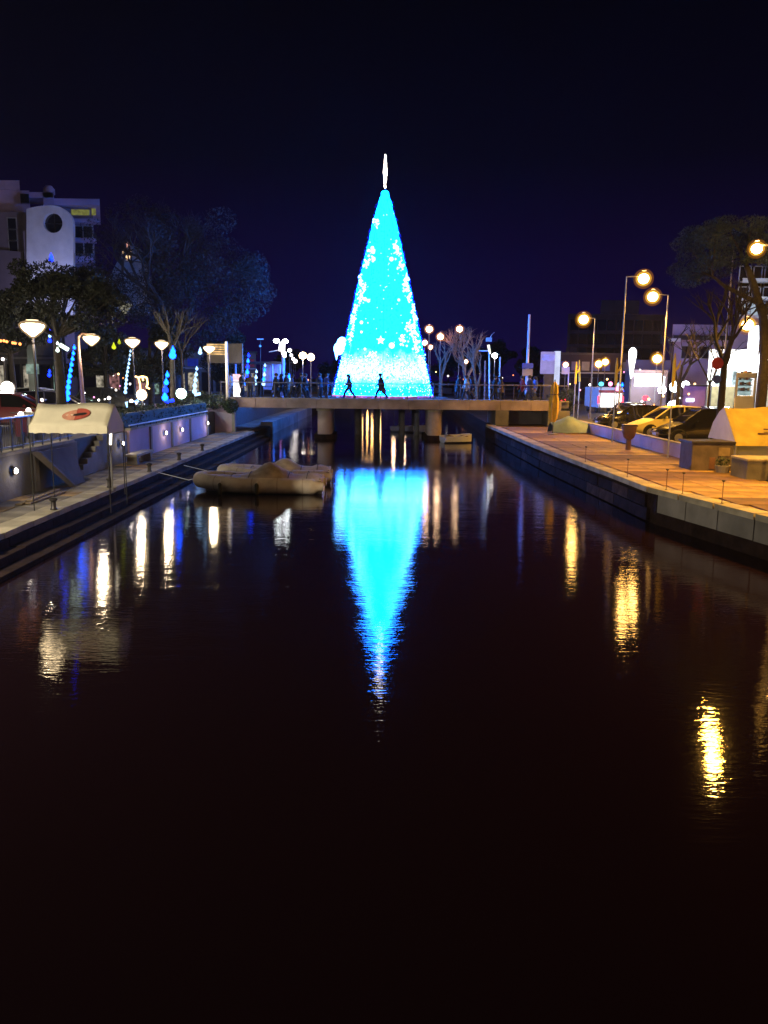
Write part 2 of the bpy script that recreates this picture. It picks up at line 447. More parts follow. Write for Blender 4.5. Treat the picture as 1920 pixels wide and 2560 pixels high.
# left quay: coping, paving, steps to the water
LQ = bpy.data.objects['left_quay']
b_ = MB(); b_.box((0, 0, 0), (0.62, 1.46, 0.14)); lc = b_.mesh('coping_stone', M_cope)
y = 10.0
while y < 52:
    inst('coping_stone', lc, LQ, (-8.99, y + .75, LZ - 0.07 + random.uniform(-.008, .008)), (random.uniform(-.006, .006), 0, random.uniform(-.006, .006))); y += 1.5
b_ = MB(); b_.box((0, 0, 0), (0.72, 0.98, 0.08)); ls = b_.mesh('paving_slab', M_stone)
b_ = MB(); b_.box((0, 0, 0), (0.72, 0.98, 0.08)); ls2 = b_.mesh('paving_slab', M_pave)
for i in range(40):
    for j in range(2):
        inst('paving_slab', random.choice([ls, ls, ls2]), LQ, (-9.68 - j * 0.75, 12.5 + i * 1.0, LZ - 0.045 + random.uniform(-.006, .006)))
for k, (x0, x1, z) in enumerate([(-9.3, -8.62, 0.49), (-9.3, -8.25, 0.30), (-9.3, -7.85, 0.11)]):
    y = 8.0; L = 2.4
    while y < 53:
        o = MB().span((x0 if k == 0 else [-8.62, -8.25][k - 1], y, -1.2), (x1, y + L - 0.02, z + random.uniform(-.012, .012))).build('step_stone', M_wet, LQ, bevel=0.015)
        y += L
struct(MB().span((-9.3, 53, -1.5), (-8.6, 232, LZ - .05)).build('left_bank', M_wet))

# upper promenade retaining wall (left)
LW = thing('retaining_wall', 'grey concrete retaining wall with round lights between the lower quay and the upper promenade', 'wall', (-10.8, 12, LZ))
def lwall(y0, y1, m):
    return MB().span((-0.3, y0 - 12, -0.3), (0, y1 - 12, 1.27)).build('wall_panel', m, LW)
spans = [(4, 8), (8, 12), (12, 15), (15, 18), (18, 21), (21, 24), (24, 27.4), (33.0, 36), (36, 39.6), (39.6, 43.4), (43.4, 47.5)]
for (a, c) in spans: lwall(a + 0.03, c - 0.03, M_conc2 if c < 30 else M_render)
for yy in (15, 18, 21, 24, 36, 39.6, 43.4, 47.5):
    MB().span((-0.02, yy - 12 - 0.13, -0.1), (0.06, yy - 12 + 0.13, 1.25)).build('pilaster', M_conc, LW)
y = 6.0
while y < 47:
    if not (27.3 < y + .5 < 32.8): MB().span((-0.32, y - 12, 1.27), (0.07, y - 12 + 0.98, 1.36)).build('capstone', M_cope, LW)
    y += 1.0
# sides of the stair recess
MB().span((-2.6, 27.1 - 12, -0.3), (-0.3, 27.4 - 12, 1.27)).build('recess_wall', M_conc2, LW)
MB().span((-2.6, 33.0 - 12, -0.3), (-0.3, 33.3 - 12, 1.27)).build('recess_wall', M_render, LW)
st = thing('stairs', 'dark concrete stairs from the upper promenade down behind the cream canopy', 'stairs', (-11.0, 30.2, LZ))
for i in range(7):
    MB().span((-0.1, -2.7 + i * 0.42, -0.05), (0.18 * 0 + 0.16, -2.7 + (i + 1) * 0.42 - 0.01, 0.02 + 0.18 * (i + 1) if i < 7 else 1.2)).build('step', M_conc2, st)
MB().span((-0.1, 0.3, -0.05), (0.14, 2.7, 1.24)).build('landing', M_conc2, st)

# bridge abutment and corner on the left
AB = thing('bridge_abutment', 'pale blue-lit concrete abutment wall at the left end of the footbridge', 'abutment', (-11.0, 51.5, LZ))
MB().span((-4, -0.4, -0.3), (1.15, 0.0, 1.75)).build('wall_face', M_render, AB)
MB().span((-4, 0.0, -1.8), (0.72, 2.6, 1.4)).build('core', M_conc2, AB)
MB().span((1.02, -0.46, -0.3), (1.22, -0.1, 1.8)).build('corner_pier', M_conc, AB)

# footbridge -----------------------------------------------------------
DZ = 2.74
BR = thing('footbridge', 'low concrete footbridge on two thick piers crossing the canal in front of the lit tree', 'bridge', (0, 54, DZ))
y0b, y1b = 0.0, 4.2
for i in range(11):
    xa = -11.0 + i * 2.1
    MB().span((xa + 0.01, y0b, -0.62), (xa + 2.09, y0b + 0.45, 0.0)).build('fascia_panel', M_bridge, BR, bevel=0.02)
MB().span((-11.6, y0b + 0.45, -0.45), (12.7, y1b, -0.02)).build('deck_slab', M_conc2, BR)
MB().span((-11.6, y1b, -0.62), (12.7, y1b + 0.4, 0.0)).build('rear_fascia', M_conc, BR)
MB().span((-11.5, y0b + 0.02, 0.0), (12.6, y0b + 0.42, 0.07)).build('kerb', M_cope, BR)
for xc in ((804 - 955) / 1950 * 54.6, (1078 - 955) / 1950 * 54.6):
    pr = MB(); 
    prof = []
    for k in range(20):
        a = 2 * PI * k / 20
        prof.append(Vector((xc + 0.50 * math.cos(a), 2.1 + 0.50 * math.sin(a) + (1.3 if math.sin(a) > 0 else -1.3), -DZ + 0.28)))
    pr.prism(prof, (0, 0, DZ - 0.28 - 0.80))
    pier = pr.build('pier', M_bridge, BR, smooth=True)
    MB().prism([Vector((xc + (v.x - xc) * 1.16, 2.1 + (v.y - 2.1) * 1.05, -0.80)) for v in prof], (0, 0, 0.16)).build('pier_cap', M_cope, pier)
    MB().prism([Vector((xc + (v.x - xc) * 1.5, 2.1 + (v.y - 2.1) * 1.14, -DZ - 1.2)) for v in prof], (0, 0, 1.2 + 0.32)).build('footing', M_wet, pier)
MB().span((7.6, 0.0, -3.5), (8.5, 4.2, -0.62)).build('end_column', M_conc2, BR)
MB().span((11.2, 0.0, -3.0), (12.7, 4.2, -0.62)).build('end_column', M_conc2, BR)
MB().span((8.5, 2.2, -3.0), (11.2, 2.6, -0.47)).build('back_wall', M_conc2, BR)
# parapet railing: posts and rails
pm = MB(); pm.span((-0.03, -0.03, 0), (0.03, 0.03, 1.08)); pm.box((0, 0, 1.09), (0.09, 0.09, 0.02)); pmm = pm.mesh('railing_post', M_steel)
for k, yy in enumerate((0.22, y1b + 0.2)):
    ral = thing('bridge_railing', ['near thin steel railing along the camera side of the footbridge', 'far thin steel railing along the tree side of the footbridge'][k], 'railing', (0, 54 + yy, DZ + 0.07), 0, 'railings of the footbridge')
    for i in range(14): inst('railing_post', pmm, ral, (-11.3 + i * 1.83, 0, 0))
    for zz, rr in ((1.02, 0.034), (0.72, 0.012), (0.42, 0.012), (0.14, 0.016)):
        MB().tube((-11.3, 0, zz), (12.5, 0, zz), rr, n=6).build('rail', M_galv if zz > 1 else M_steel, ral)

# dark far ends beneath and beyond the bridge
struct(MB().span((-9.3, 58.6, -1), (-8.4, 90, 0.9)).build('far_left_quay', M_conc2))
# low second bridge far down the canal
FB = thing('far_bridge', 'dim road bridge far down the canal seen under the footbridge', 'bridge', (0, 150, 1.6))
MB().span((-11.1, -3, 0.0), (12.4, 3, 0.9)).build('deck', M_conc2, FB)
for xx in (-5, 0, 5): MB().span((xx - .4, -2, -2.4), (xx + .4, 2, 0)).build('pier', M_conc2, FB)

# fence on the left upper promenade
FE = thing('fence', 'dark thin-barred fence on top of the left retaining wall beside the cream canopy', 'fence', (-10.92, 14, 2.01))
fp = MB(); fp.span((-0.02, -0.02, 0), (0.02, 0.02, 0.95)); fpm = fp.mesh('post', M_steel)
for i in range(27):
    if i * 0.68 < 13.3: inst('post', fpm, FE, (0, i * 0.68, 0))
MB().tube((0, 0, 0.95), (0, 13.3, 0.95), 0.03, n=6).build('top_rail', M_galv, FE)
MB().tube((0, 0, 0.12), (0, 13.3, 0.12), 0.014, n=6).build('bottom_rail', M_steel, FE)
bar = MB(); bar.span((-0.006, -0.006, 0.12), (0.006, 0.006, 0.93)); barm = bar.mesh('bar', M_steel)
for i in range(100): inst('bar', barm, FE, (0, 0.133 * i, 0))
# rail along the top of the wall past the stairs
F2 = thing('handrail', 'low pale handrail running along the blue-lit wall top towards the bridge', 'railing', (-10.72, 32.8, 2.02))
MB().tube((0, 0, 0.12), (0, 14.6, 0.12), 0.03, n=6).build('rail', M_white, F2)
hp = MB(); hp.tube((0, 0, 0), (0, 0, 0.12), 0.016, n=6); hpm = hp.mesh('bracket', M_steel)
for i in range(16): inst('bracket', hpm, F2, (0, 0.15 + i * 0.95, 0))

# round wall lights on the left wall
WL = [(18, 1177, 'round wall light at the far left end of the grey retaining wall'),
      (293, 1109, 'round wall light beside the dark stairs right of the cream canopy'),
      (402, 1082, 'round wall light on the blue-lit wall, nearer of the middle pair'),
      (443, 1074, 'round wall light on the blue-lit wall, farther of the middle pair'),
      (508, 1058, 'round wall light at the corner below the dark hedge')]
wl0 = None
for (px, py, lab) in WL:
    X = -10.74
    Y = X * FPX / (px - 951)
    if px == 508: Y = 47.2
    p = at(px, py, Y); p.x = -10.73
    if wl0 is None:
        wl0 = thing('wall_light', lab, 'wall light', p, 0, 'round lights on the left wall')
        MB().lathe([(0.12, 0), (0.13, 0.03), (0.10, 0.05)], n=14, axis='X').build('housing', M_steel, wl0)
        MB().ball((0.06, 0, 0), 0.085, 12, sx=0.6).build('lens', G_wall, wl0)
        lamp(wl0, (0.25, 0, 0), 9, (1, .85, .72), 0.08)
    else: dup(wl0, p, 0, lab)

# hedge on the left wall top
def leaf_mass(boxes, dens, size, seed, name, m, parent=None, flat=0.4):
    rnd = random.Random(seed); o = MB()
    for (c, r) in boxes:
        c = Vector(c)
        for i in range(int(dens)):
            while True:
                v = Vector((rnd.uniform(-1, 1), rnd.uniform(-1, 1), rnd.uniform(-1, 1)))
                if 0.25 < v.length < 1: break
            p = c + Vector((v.x * r[0], v.y * r[1], v.z * r[2]))
            s_ = size * rnd.uniform(0.6, 1.4)
            e = Euler((rnd.uniform(-1.2, 1.2), rnd.uniform(-1.2, 1.2), rnd.uniform(0, 6.3))).to_matrix()
            o.add([p + e @ Vector(q) for q in ((-s_, 0, 0), (0, -s_ * flat, 0), (s_, 0, 0), (0, s_ * flat, 0))], [(0, 1, 2, 3)])
    me = bpy.data.meshes.new(name); me.from_pydata(o.v, [], o.f); me.materials.append(m)
    ob = bpy.data.objects.new(name, me); C.objects.link(ob)
    if parent: ob.parent = parent
    return ob
HD = thing('hedge', 'dark clipped hedge on the left wall top leading to the footbridge corner', 'hedge', (-11.4, 40, 2.0))
MB().span((-0.42, -7.3, 0.0), (0.42, 8.2, 0.62)).build('inner_branches', M_hedge, HD)
leaf_mass([((0, -7 + i * 0.8, 0.4), (0.55, 0.6, 0.48)) for i in range(20)], 420, 0.06, 3, 'foliage', M_hedge, HD)
BU = thing('bush', 'big dark bush at the bridge corner where the hedge meets the footbridge', 'bush', (-11.2, 50.6, 2.2))
MB().tube((0, 0, 0), (0, 0, 0.6), 0.08, 0.04).build('stem', M_bark, BU)
leaf_mass([((-1.6, 0, 0.45), (1.0, 0.8, 0.5)), ((0.1, 0, 0.45), (1.2, 0.9, 0.55)), ((1.2, 0.3, 0.15), (0.5, 0.6, 0.5)), ((-0.7, -.2, .75), (.8, .6, .35))], 1300, 0.07, 5, 'foliage', M_hedge, BU)
# ================================================================ THE LIT CHRISTMAS TREE
TY, TZ0, TZ1, TR0, TR1 = 61.2, 2.80, 17.75, 3.74, 0.20
TX = at(960, 700, TY).x
PF = thing('tree_platform', 'low dark platform on piles over the water carrying the lit tree', 'platform', (TX, TY, 0))
MB().span((-5.2, -2.7, 2.35), (5.2, 4.8, 2.72)).build('deck', M_conc2, PF)
MB().span((-5.3, -2.78, 2.2), (5.3, -2.7, 2.8)).build('edge_beam', M_conc2, PF)
for xx in (-4.2, -1.9, -0.4, 1.5, 2.6, 4.3):
    for yy in (-2.0, 1.0, 4.0): MB().tube((xx, yy, -1.5), (xx, yy, 2.35), 0.2, n=10).build('pile', M_conc2, PF, True)

CT = thing('christmas_tree', 'giant cone christmas tree of glowing cyan lights behind the footbridge', 'christmas tree', (TX, TY, TZ0))
H = TZ1 - TZ0
def cr(z): 
    t = max(0.0, min(1.0, z / H)); return TR0 + (TR1 - TR0) * t + 0.10 * math.sin(min(1, (1 - t) * 6) * PI / 2) * (1 if t > 0.5 else 0.6)
# glowing skin: LED netting; blue, with white LED curtains near the foot (colours belong to the LEDs)
ms = bpy.data.materials.new('led_netting'); ms.use_nodes = True
nt = ms.node_tree; nt.nodes.clear()
o_ = nt.nodes.new('ShaderNodeOutputMaterial'); e_ = nt.nodes.new('ShaderNodeEmission')
tc = nt.nodes.new('ShaderNodeTexCoord'); sp = nt.nodes.new('ShaderNodeSeparateXYZ')
nt.links.new(tc.outputs['Object'], sp.inputs[0])
na = nt.nodes.new('ShaderNodeTexNoise'); na.inputs['Scale'].default_value = 1.1; na.inputs['Detail'].default_value = 4
nb_ = nt.nodes.new('ShaderNodeTexNoise'); nb_.inputs['Scale'].default_value = 7.0; nb_.inputs['Detail'].default_value = 3
for q in (na, nb_): nt.links.new(tc.outputs['Object'], q.inputs['Vector'])
def math_(op, a, b_=None, c_=None, clamp=False):
    q = nt.nodes.new('ShaderNodeMath'); q.operation = op; q.use_clamp = clamp
    for i, v in enumerate((a, b_, c_)):
        if v is None: continue
        if isinstance(v, (int, float)): q.inputs[i].default_value = v
        else: nt.links.new(v, q.inputs[i])
    return q.outputs[0]
zz = sp.outputs['Z']
band = math_('MULTIPLY', math_('GREATER_THAN', zz, 0.9), math_('LESS_THAN', math_('ADD', zz, math_('MULTIPLY', na.outputs['Fac'], 1.6)), 4.5))
soft = math_('SMOOTH_MIN', 1.0, math_('MULTIPLY', math_('SUBTRACT', 4.3, math_('ADD', zz, math_('MULTIPLY', na.outputs['Fac'], 1.8))), 0.9, clamp=True), 0.1)
low = math_('MULTIPLY', math_('SUBTRACT', math_('ADD', zz, math_('MULTIPLY', na.outputs['Fac'], 1.2)), 1.35), 1.1, clamp=True)
spots = math_('MULTIPLY', math_('SUBTRACT', nb_.outputs['Fac'], 0.36), 5.0, clamp=True)
wfac = math_('MULTIPLY', math_('MULTIPLY', soft, low), math_('ADD', math_('MULTIPLY', spots, 0.7), 0.3), clamp=True)
mx = nt.nodes.new('ShaderNodeMixRGB'); mx.inputs[1].default_value = (*TREE_BLUE, 1); mx.inputs[2].default_value = (1.5, 6.5, 20, 1)
nt.links.new(wfac, mx.inputs[0]); nt.links.new(mx.outputs[0], e_.inputs['Color'])
dk = math_('MULTIPLY', math_('SUBTRACT', nb_.outputs['Fac'], 0.30), 7.0, clamp=True)
fac = math_('ADD', math_('MULTIPLY', dk, 0.88), 0.12)
# unlit seams between the netting strips: real gaps in the rows of LEDs
nt.links.new(fac, e_.inputs['Strength']); nt.links.new(e_.outputs[0], o_.inputs['Surface'])
NS = 32
for k in range(NS):
    a0 = 2 * PI * k / NS + 0.006; a1 = 2 * PI * (k + 1) / NS - 0.006
    vs = []; rows = 26
    for j in range(rows + 1):
        z = H * j / rows; r = cr(z)
        for a in (a0, (a0 + a1) / 2, a1):
            rr = r + (0.05 if a == (a0 + a1) / 2 else 0.0) + random.uniform(-0.03, 0.03)
            vs.append((rr * math.cos(a), rr * math.sin(a), z))
    fs = []
    for j in range(rows):
        for i in range(2): fs.append((j * 3 + i, j * 3 + i + 1, j * 3 + 4 + i, j * 3 + 3 + i))
    MB().add(vs, fs).build('net_strip', ms, CT)
# steel ribs and hoops behind the netting
for k in range(16):
    a = 2 * PI * k / 16
    MB().tube((cr(0) * .95 * math.cos(a), cr(0) * .95 * math.sin(a), 0), (TR1 * .8 * math.cos(a), TR1 * .8 * math.sin(a), H), 0.05, n=5).build('rib', M_steel, CT)
cap = MB(); cap.ball((0, 0, H), 0.29, 14, sz=0.75); cap.build('cap', ms, CT)
# fringe of single bulbs proud of the netting
GB = glow('cyan_bulb', tuple(TREE_BLUE), 1.0)
GWB = glow('white_bulb', (2.5, 7, 16), 1.0)
rnd = random.Random(11)
fb = MB(); fw = MB()
for i in range(4200):
    z = H * (1 - math.sqrt(rnd.random())); a = rnd.uniform(0, 2 * PI); r = cr(z) + rnd.uniform(0.03, 0.11)
    (fw if (z < 3.2 and rnd.random() < .6) or rnd.random() < 0.05 else fb).octa((r * math.cos(a), r * math.sin(a), z), 0.035)
fd = MB()  # outer blue specks standing in for the glow along the cone's edge
for i in range(3600):
    z = H * (1 - math.sqrt(rnd.random())) * 1.0; a = rnd.uniform(0, 2 * PI); r = cr(z) + rnd.uniform(0.12, 0.24)
    fd.octa((r * math.cos(a), r * math.sin(a), z), 0.03)
tag(fd.build('bulb', glow('blue_rim_glow', (0.002, 0.03, 1.0), 5.0), CT), kind='stuff')  # not bulbs: these specks stand in for the glow along the edge
tag(fb.build('bulb', GB, CT), kind='stuff'); tag(fw.build('bulb', GWB, CT), kind='stuff')
# white ornaments: glitter balls, stars, small clusters
GO = glow('white_ornament', (1.7, 7, 20), 1.0, 0.5, 9)
def star_pts(c, ux, uz, R1, R2, n=5, a0=PI / 2):
    return [c + ux * (math.cos(a0 + i * PI / n) * (R1 if i % 2 == 0 else R2)) + uz * (math.sin(a0 + i * PI / n) * (R1 if i % 2 == 0 else R2)) for i in range(2 * n)]
def orn(px, py, kind, r):
    # nearest point of the cone surface along the sight line
    best = None
    for k in range(60):
        Y = TY - 4.2 + k * 0.07
        p = at(px, py, Y) - Vector((TX, TY, TZ0))
        d = math.hypot(p.x, p.y) - cr(p.z)
        if d < 0.06: best = p; break
    if best is None: best = at(px, py, TY) - Vector((TX, TY, TZ0))
    n_ = Vector((best.x, best.y, 0)).normalized(); p = best + n_ * 0.06
    ux = Vector((-n_.y, n_.x, 0)); uz = Vector((0, 0, 1))
    if kind == 'ball': r *= .72
    if kind == 'star': r *= .85
    if kind == 'star': MB().prism(star_pts(p, ux, uz, r, r * 0.45), n_ * 0.09).build('star', GO, CT)
    elif kind == 'ball': MB().ball(p, r, 12).build('bauble', GO, CT)
    else:
        q = MB(); rr = random.Random(int(px * 7 + py))
        for i in range(20): q.octa(p + ux * rr.gauss(0, r * .55) + uz * rr.gauss(0, r * .75) + n_ * .04, rr.uniform(.03, .085) * (1 + r))
        tag(q.build('light_cluster', GO, CT), kind='stuff')
ORN = [(952, 851, 'star', .40), (979, 864, 'ball', .30), (1004, 840, 'ball', .17), (1006, 853, 'cluster', .30), (1037, 850, 'cluster', .55), (1030, 835, 'cluster', .45), (1040, 865, 'cluster', .5),
       (945, 557, 'cluster', .3), (932, 620, 'ball', .18), (930, 635, 'cluster', .35), (935, 648, 'ball', .22), (978, 648, 'ball', .22), (992, 630, 'cluster', .3), (988, 617, 'cluster', .25), (1000, 662, 'cluster', .3), (905, 742, 'cluster', .3),
       (914, 748, 'ball', .20), (922, 752, 'ball', .18), (903, 750, 'cluster', .35), (920, 660, 'cluster', .3), (996, 750, 'ball', .14), (1013, 716, 'cluster', .4), (1020, 745, 'cluster', .3), (1030, 780, 'cluster', .4), (1034, 805, 'cluster', .45), (1022, 815, 'cluster', .4),
       (890, 780, 'cluster', .3), (905, 806, 'ball', .18), (886, 806, 'cluster', .35), (880, 838, 'cluster', .4), (905, 830, 'ball', .13), (930, 890, 'cluster', .45), (1050, 905, 'cluster', .6), (912, 715, 'cluster', .25), (905, 700, 'cluster', .25), (1012, 700, 'cluster', .25)]
for o in ORN: orn(*o)
# tall white star seen edge-on at the top
GS = glow('star_white', (1.0, 0.86, 0.70), 16.0)
zt, zb = at(960, 390, TY).z - TZ0, at(960, 476, TY).z - TZ0
sc_ = Vector((0, 0, (zt + zb) / 2 + 0.1)); hh = (zt - zb) / 2
pts = star_pts(sc_, Vector((0, 1, 0)), Vector((0, 0, 1)), hh, hh * 0.34, 4)
tp = MB(); n_ = len(pts)
tp.add([sc_ + Vector((0.15, 0, 0)), sc_ - Vector((0.15, 0, 0))] + [Vector(p) for p in pts], [(0, 2 + i, 2 + (i + 1) % n_) for i in range(n_)] + [(1, 2 + (i + 1) % n_, 2 + i) for i in range(n_)])
rs = random.Random(4)
for i in range(60):
    t_ = rs.uniform(-1, 1); tp.octa(sc_ + Vector((rs.uniform(-.10, .10) * (1.25 - abs(t_)), rs.uniform(-.2, .2), t_ * hh * .95)), 0.05, 0.09)
topper = tp.build('star_topper', GS, CT)
MB().tube((0, 0, H), (0, 0, H + 0.5), 0.03).build('spike', M_steel, topper)
# white glowing bow on the left flank
q = MB(); c0 = at(852, 868, TY) - Vector((TX, TY, TZ0))
q.ball(c0 + Vector((0.1, 0, .25)), .52, 12, sx=.8); q.ball(c0 + Vector((-.12, 0, -.1)), .48, 12, sx=.9); q.ball(c0 + Vector((.42, 0, -.05)), .46, 12)
q.prism([c0 + Vector(v) for v in ((-.55, -.1, -.1), (-.15, -.1, -.3), (-.33, -.1, -.98))], (0, .2, 0))
q.build('bow', GO, CT)
sk = MB().lathe([(TR0 + .2, 0), (TR0 + .2, .12), (TR0 + .14, .14), (TR0 + .14, 0)], n=48).build('skirt_fence', glow('pink_rope_light', (0.85, 0.25, 0.75), 0.9, .6, 3), CT)

# ================================================================ LAMPS
def bowl_lamp(px, py, Y, base, label, w, power, arm=None, strength=None):
    """upward bowl lamp of the left promenade; w is the bowl width in metres"""
    p = at(px, py, Y)
    if arm is None: bx, by = p.x, Y
    else: bx, by = p.x + arm, Y
    t = thing('street_lamp', label, 'street lamp', (bx, by, base), 0, 'bowl lamps along the left promenade')
    zt_ = p.z - base; dx = p.x - bx
    pole = MB()
    if arm is None: pole.tube((0, 0, 0), (0, 0, zt_ - 0.35 * w), 0.055, 0.035, n=10)
    else: pole.path([(0.12, 0, 0), (0, 0, zt_ - .4), (0.02, 0, zt_ + 0.05), (dx * .35, 0, zt_ + 0.22), (dx * .7, 0, zt_ + .18), (dx, 0, zt_ + .12)], [.12, .07, .06, .05, .04, .03], 10)
    pole.build('pole', M_brownpole if arm else M_steel, t, True)
    MB().lathe([(0.13, 0), (0.13, 0.25), (0.09, 0.32)], n=10).build('base_collar', M_steel, t)
    r = w / 2
    MB().lathe([(0.05, -0.45 * w), (r * .34, -0.36 * w), (r * .70, -0.22 * w), (r * .93, -0.08 * w), (r, 0.0), (r * .95, 0.06 * w), (r * .6, 0.11 * w), (0.02, .13 * w)], (dx, 0, zt_), 20).build('glass_bowl', strength or G_warm, t, True)
    MB().lathe([(0.03, -0.56 * w), (r * .5, -0.42 * w), (r * .92, -0.22 * w), (r * 1.15, -0.04 * w), (r * 1.18, 0.06 * w), (r * 1.0, 0.16 * w), (r * .5, 0.24 * w), (0.02, .26 * w)], (dx, 0, zt_), 20).build('halo_shell', G_shell3, t, True)  # added shell, paints a soft halo round the bowl
    MB().lathe([(r * .55, 0.26 * w), (r * .4, .28 * w), (r * .2, 0.30 * w), (0.03, .32 * w)], (dx, 0, zt_), 20).build('cap', M_pole, t, True)
    if power: lamp(t, (dx, 0, zt_ - 0.62 * w - .12), power, (1.0, .80, .52), 0.18)
    return t
bowl_lamp(81, 815, 27.5, UZ, 'wide bowl lamp on a thin dark pole, leftmost and largest on the left', 0.76, 300, strength=glow('near_warm_diffuser', (1.0, 0.74, 0.42), 22.0))
bowl_lamp(228, 845, 37, UZ, 'bowl lamp hanging from a curved brown pole above the cream canopy', 0.70, 250, arm=-0.62)
bowl_lamp(331, 853, 45, UZ, 'shallow bowl lamp beside the ice-white light string', 0.76, 420)
bowl_lamp(404, 859, 47, UZ, 'bowl lamp just left of the blue drop light', 0.72, 380)
bowl_lamp(523, 870, 52, UZ, 'round bowl lamp in front of the gold-lit panel sign', 0.70, 420)

M_greypole = mat('grey_pole', (.22, .21, .22), .5, var=.15)
def globe(px, py, Y, base, label, r, col, group, power=0, arm=0.0, lc=(1, .62, .3), cat='street lamp', hood=True, polemat=None):
    """globe lamp with the pole 'arm' metres to the side of the head"""
    p = at(px, py, Y)
    t = thing('street_lamp', label, cat, (p.x + arm, Y, base), 0, group)
    h = p.z - base
    pm_ = polemat or M_greypole
    b_ = MB().tube((0, 0, 0), (0, 0, h + .12), 0.06 if h > 5.5 else .045, 0.04, n=8)
    b_.build('pole', pm_, t, True)
    if arm: MB().path([(0, 0, h + .10), (-arm * .5, 0, h + .14), (-arm, 0, h + .10)], .03, 6).build('arm', pm_, t, True)
    k_ = .74 if 'sodium' in col.name or col is G_pale else 1.0
    gl_ = MB().ball((-arm, 0, h), r * k_, 14, sz=.92).build('globe', col, t, True)
    if k_ < 1: MB().ball((-arm, 0, h), r * (1.08 if 'sodium' in col.name else 1.22), 18, sz=.95).build('inner_halo', G_shell if 'sodium' in col.name else G_shell2, gl_, True)  # inner and outer shells imitate the glow round the globe
    if 'sodium' in col.name: MB().ball((-arm, 0, h), r * 1.38, 20).build('halo_shell', G_shell4, gl_, True)
    if hood: MB().lathe([(r * .3, r * 1.1), (r * .2, r * 1.2), (.02, r * 1.25)], (-arm, 0, h), 14).build('hood', M_pole, t, True)
    MB().lathe([(0.12, 0), (0.12, 0.4), (0.09, 0.45)], n=8).build('base_collar', pm_, t)
    if power: (spot(t, (-arm, 0, h - r * 1.25 - .12), power, lc, 150) if lc is SOD else lamp(t, (-arm, 0, h - r * 1.25 - .12), power, lc, 0.2))
    return t
GR = 'tall sodium street lamps on the right bank'
SOD = (1.0, 0.47, 0.06)
globe(1892, 622, 24, RZ, 'orange street lamp nearest on the right, its pole just outside the photo', .20, glow('near_sodium_diffuser', (1.0, 0.55, 0.15), 420.0), GR, 4600, arm=1.5, lc=SOD)
t = thing('slim_pole', 'tall slim orange-lit pole without a lamp before the pine crown', 'pole', (at(1834, 622, 42).x, 42, SZ))
MB().tube((0, 0, 0), (0, 0, at(1834, 622, 42).z - SZ), .05, .04).build('shaft', M_pole, t); MB().lathe([(.1, 0), (.1, .3), (.06, .35)], n=8).build('base_collar', M_steel, t)
globe(1609, 697, 48, SZ, 'tall orange street lamp with its arm pointing right, highest of the middle pair', .42, G_sod, GR, 3000, arm=-1.02, lc=SOD)
globe(1632, 742, 45, SZ, 'tall orange street lamp with its arm pointing left above the parked cars', .37, G_sod, GR, 5500, arm=0.86, lc=SOD)
globe(1459, 799, 60, SZ, 'orange street lamp standing apart, left of the tall middle pair', .46, G_sod, GR, 2600, arm=0.85, lc=SOD)
globe(1869, 812, 54, SZ, 'orange street lamp close above the bright white storefront', .50, G_sod, GR, 0, arm=0.9, lc=SOD)
globe(1643, 897, 75, SZ, 'orange street lamp low behind the parked cars before the pale block', .52, G_sod, GR, 0, lc=SOD)
FG = 'small orange street lamps far down the right bank'
globe(1497, 910, 85, SZ, 'small orange street lamp, left and lower of a close far pair', .45, G_sod, FG, 0, lc=SOD)
globe(1513, 905, 95, SZ, 'small orange street lamp, right and higher of a close far pair', .48, G_sod, FG, 0)
globe(1414, 912, 90, SZ, 'small pale street lamp right of the lilac totem', .36, G_pale, FG, 0)
CG = 'round globe lamps beyond the footbridge on the right of the tree'
globe(1073, 823, 85, 1.5, 'globe lamp high just right of the lit tree', .44, G_pale, CG, 0)
globe(1101, 842, 80, 1.5, 'globe lamp atop a bare leafless trunk right of the lit tree', .40, G_pale, CG, 0)
globe(1062, 857, 90, 1.5, 'globe lamp touching the right edge of the lit tree', .36, G_pale, CG, 0)
globe(1076, 868, 100, 1.5, 'small globe lamp lowest of the cluster by the lit tree', .34, G_pale, CG, 0)
globe(1149, 823, 85, 1.5, 'globe lamp standing alone above the bare trees', .42, G_pale, CG, 0)
globe(1165, 904, 95, 1.5, 'small low globe lamp in front of the bare trees', .28, G_pale, CG, 0)
globe(1237, 889, 80, 1.5, 'small white globe lamp beside the traffic camera mast', .28, G_white, CG, 150, lc=(1, .9, .8))
LG = 'white globe lamps beyond the footbridge on the left of the tree'
globe(757, 889, 85, UZ, 'white globe lamp, left of the bright pair between mast and tree', .40, G_warm, LG, 400, lc=(1, .8, .6))
globe(777, 893, 88, UZ, 'white globe lamp, right of the bright pair between mast and tree', .42, G_warm, LG, 0)
for (px, py, Y, r, lab) in [(724, 876, 100, .26, 'nearest small lamp of the receding row right of the floodlight mast'), (728, 888, 115, .24, 'second small lamp of the receding row right of the floodlight mast'),
                            (733, 897, 135, .28, 'third small lamp of the receding row right of the floodlight mast'), (738, 903, 150, .42, 'farthest small lamp of the receding row right of the floodlight mast')]:
    globe(px, py, Y, UZ, lab, r, G_dimw, LG, 0, hood=False)
HG = 'small lamp posts on the far canal banks hidden behind the lit tree'
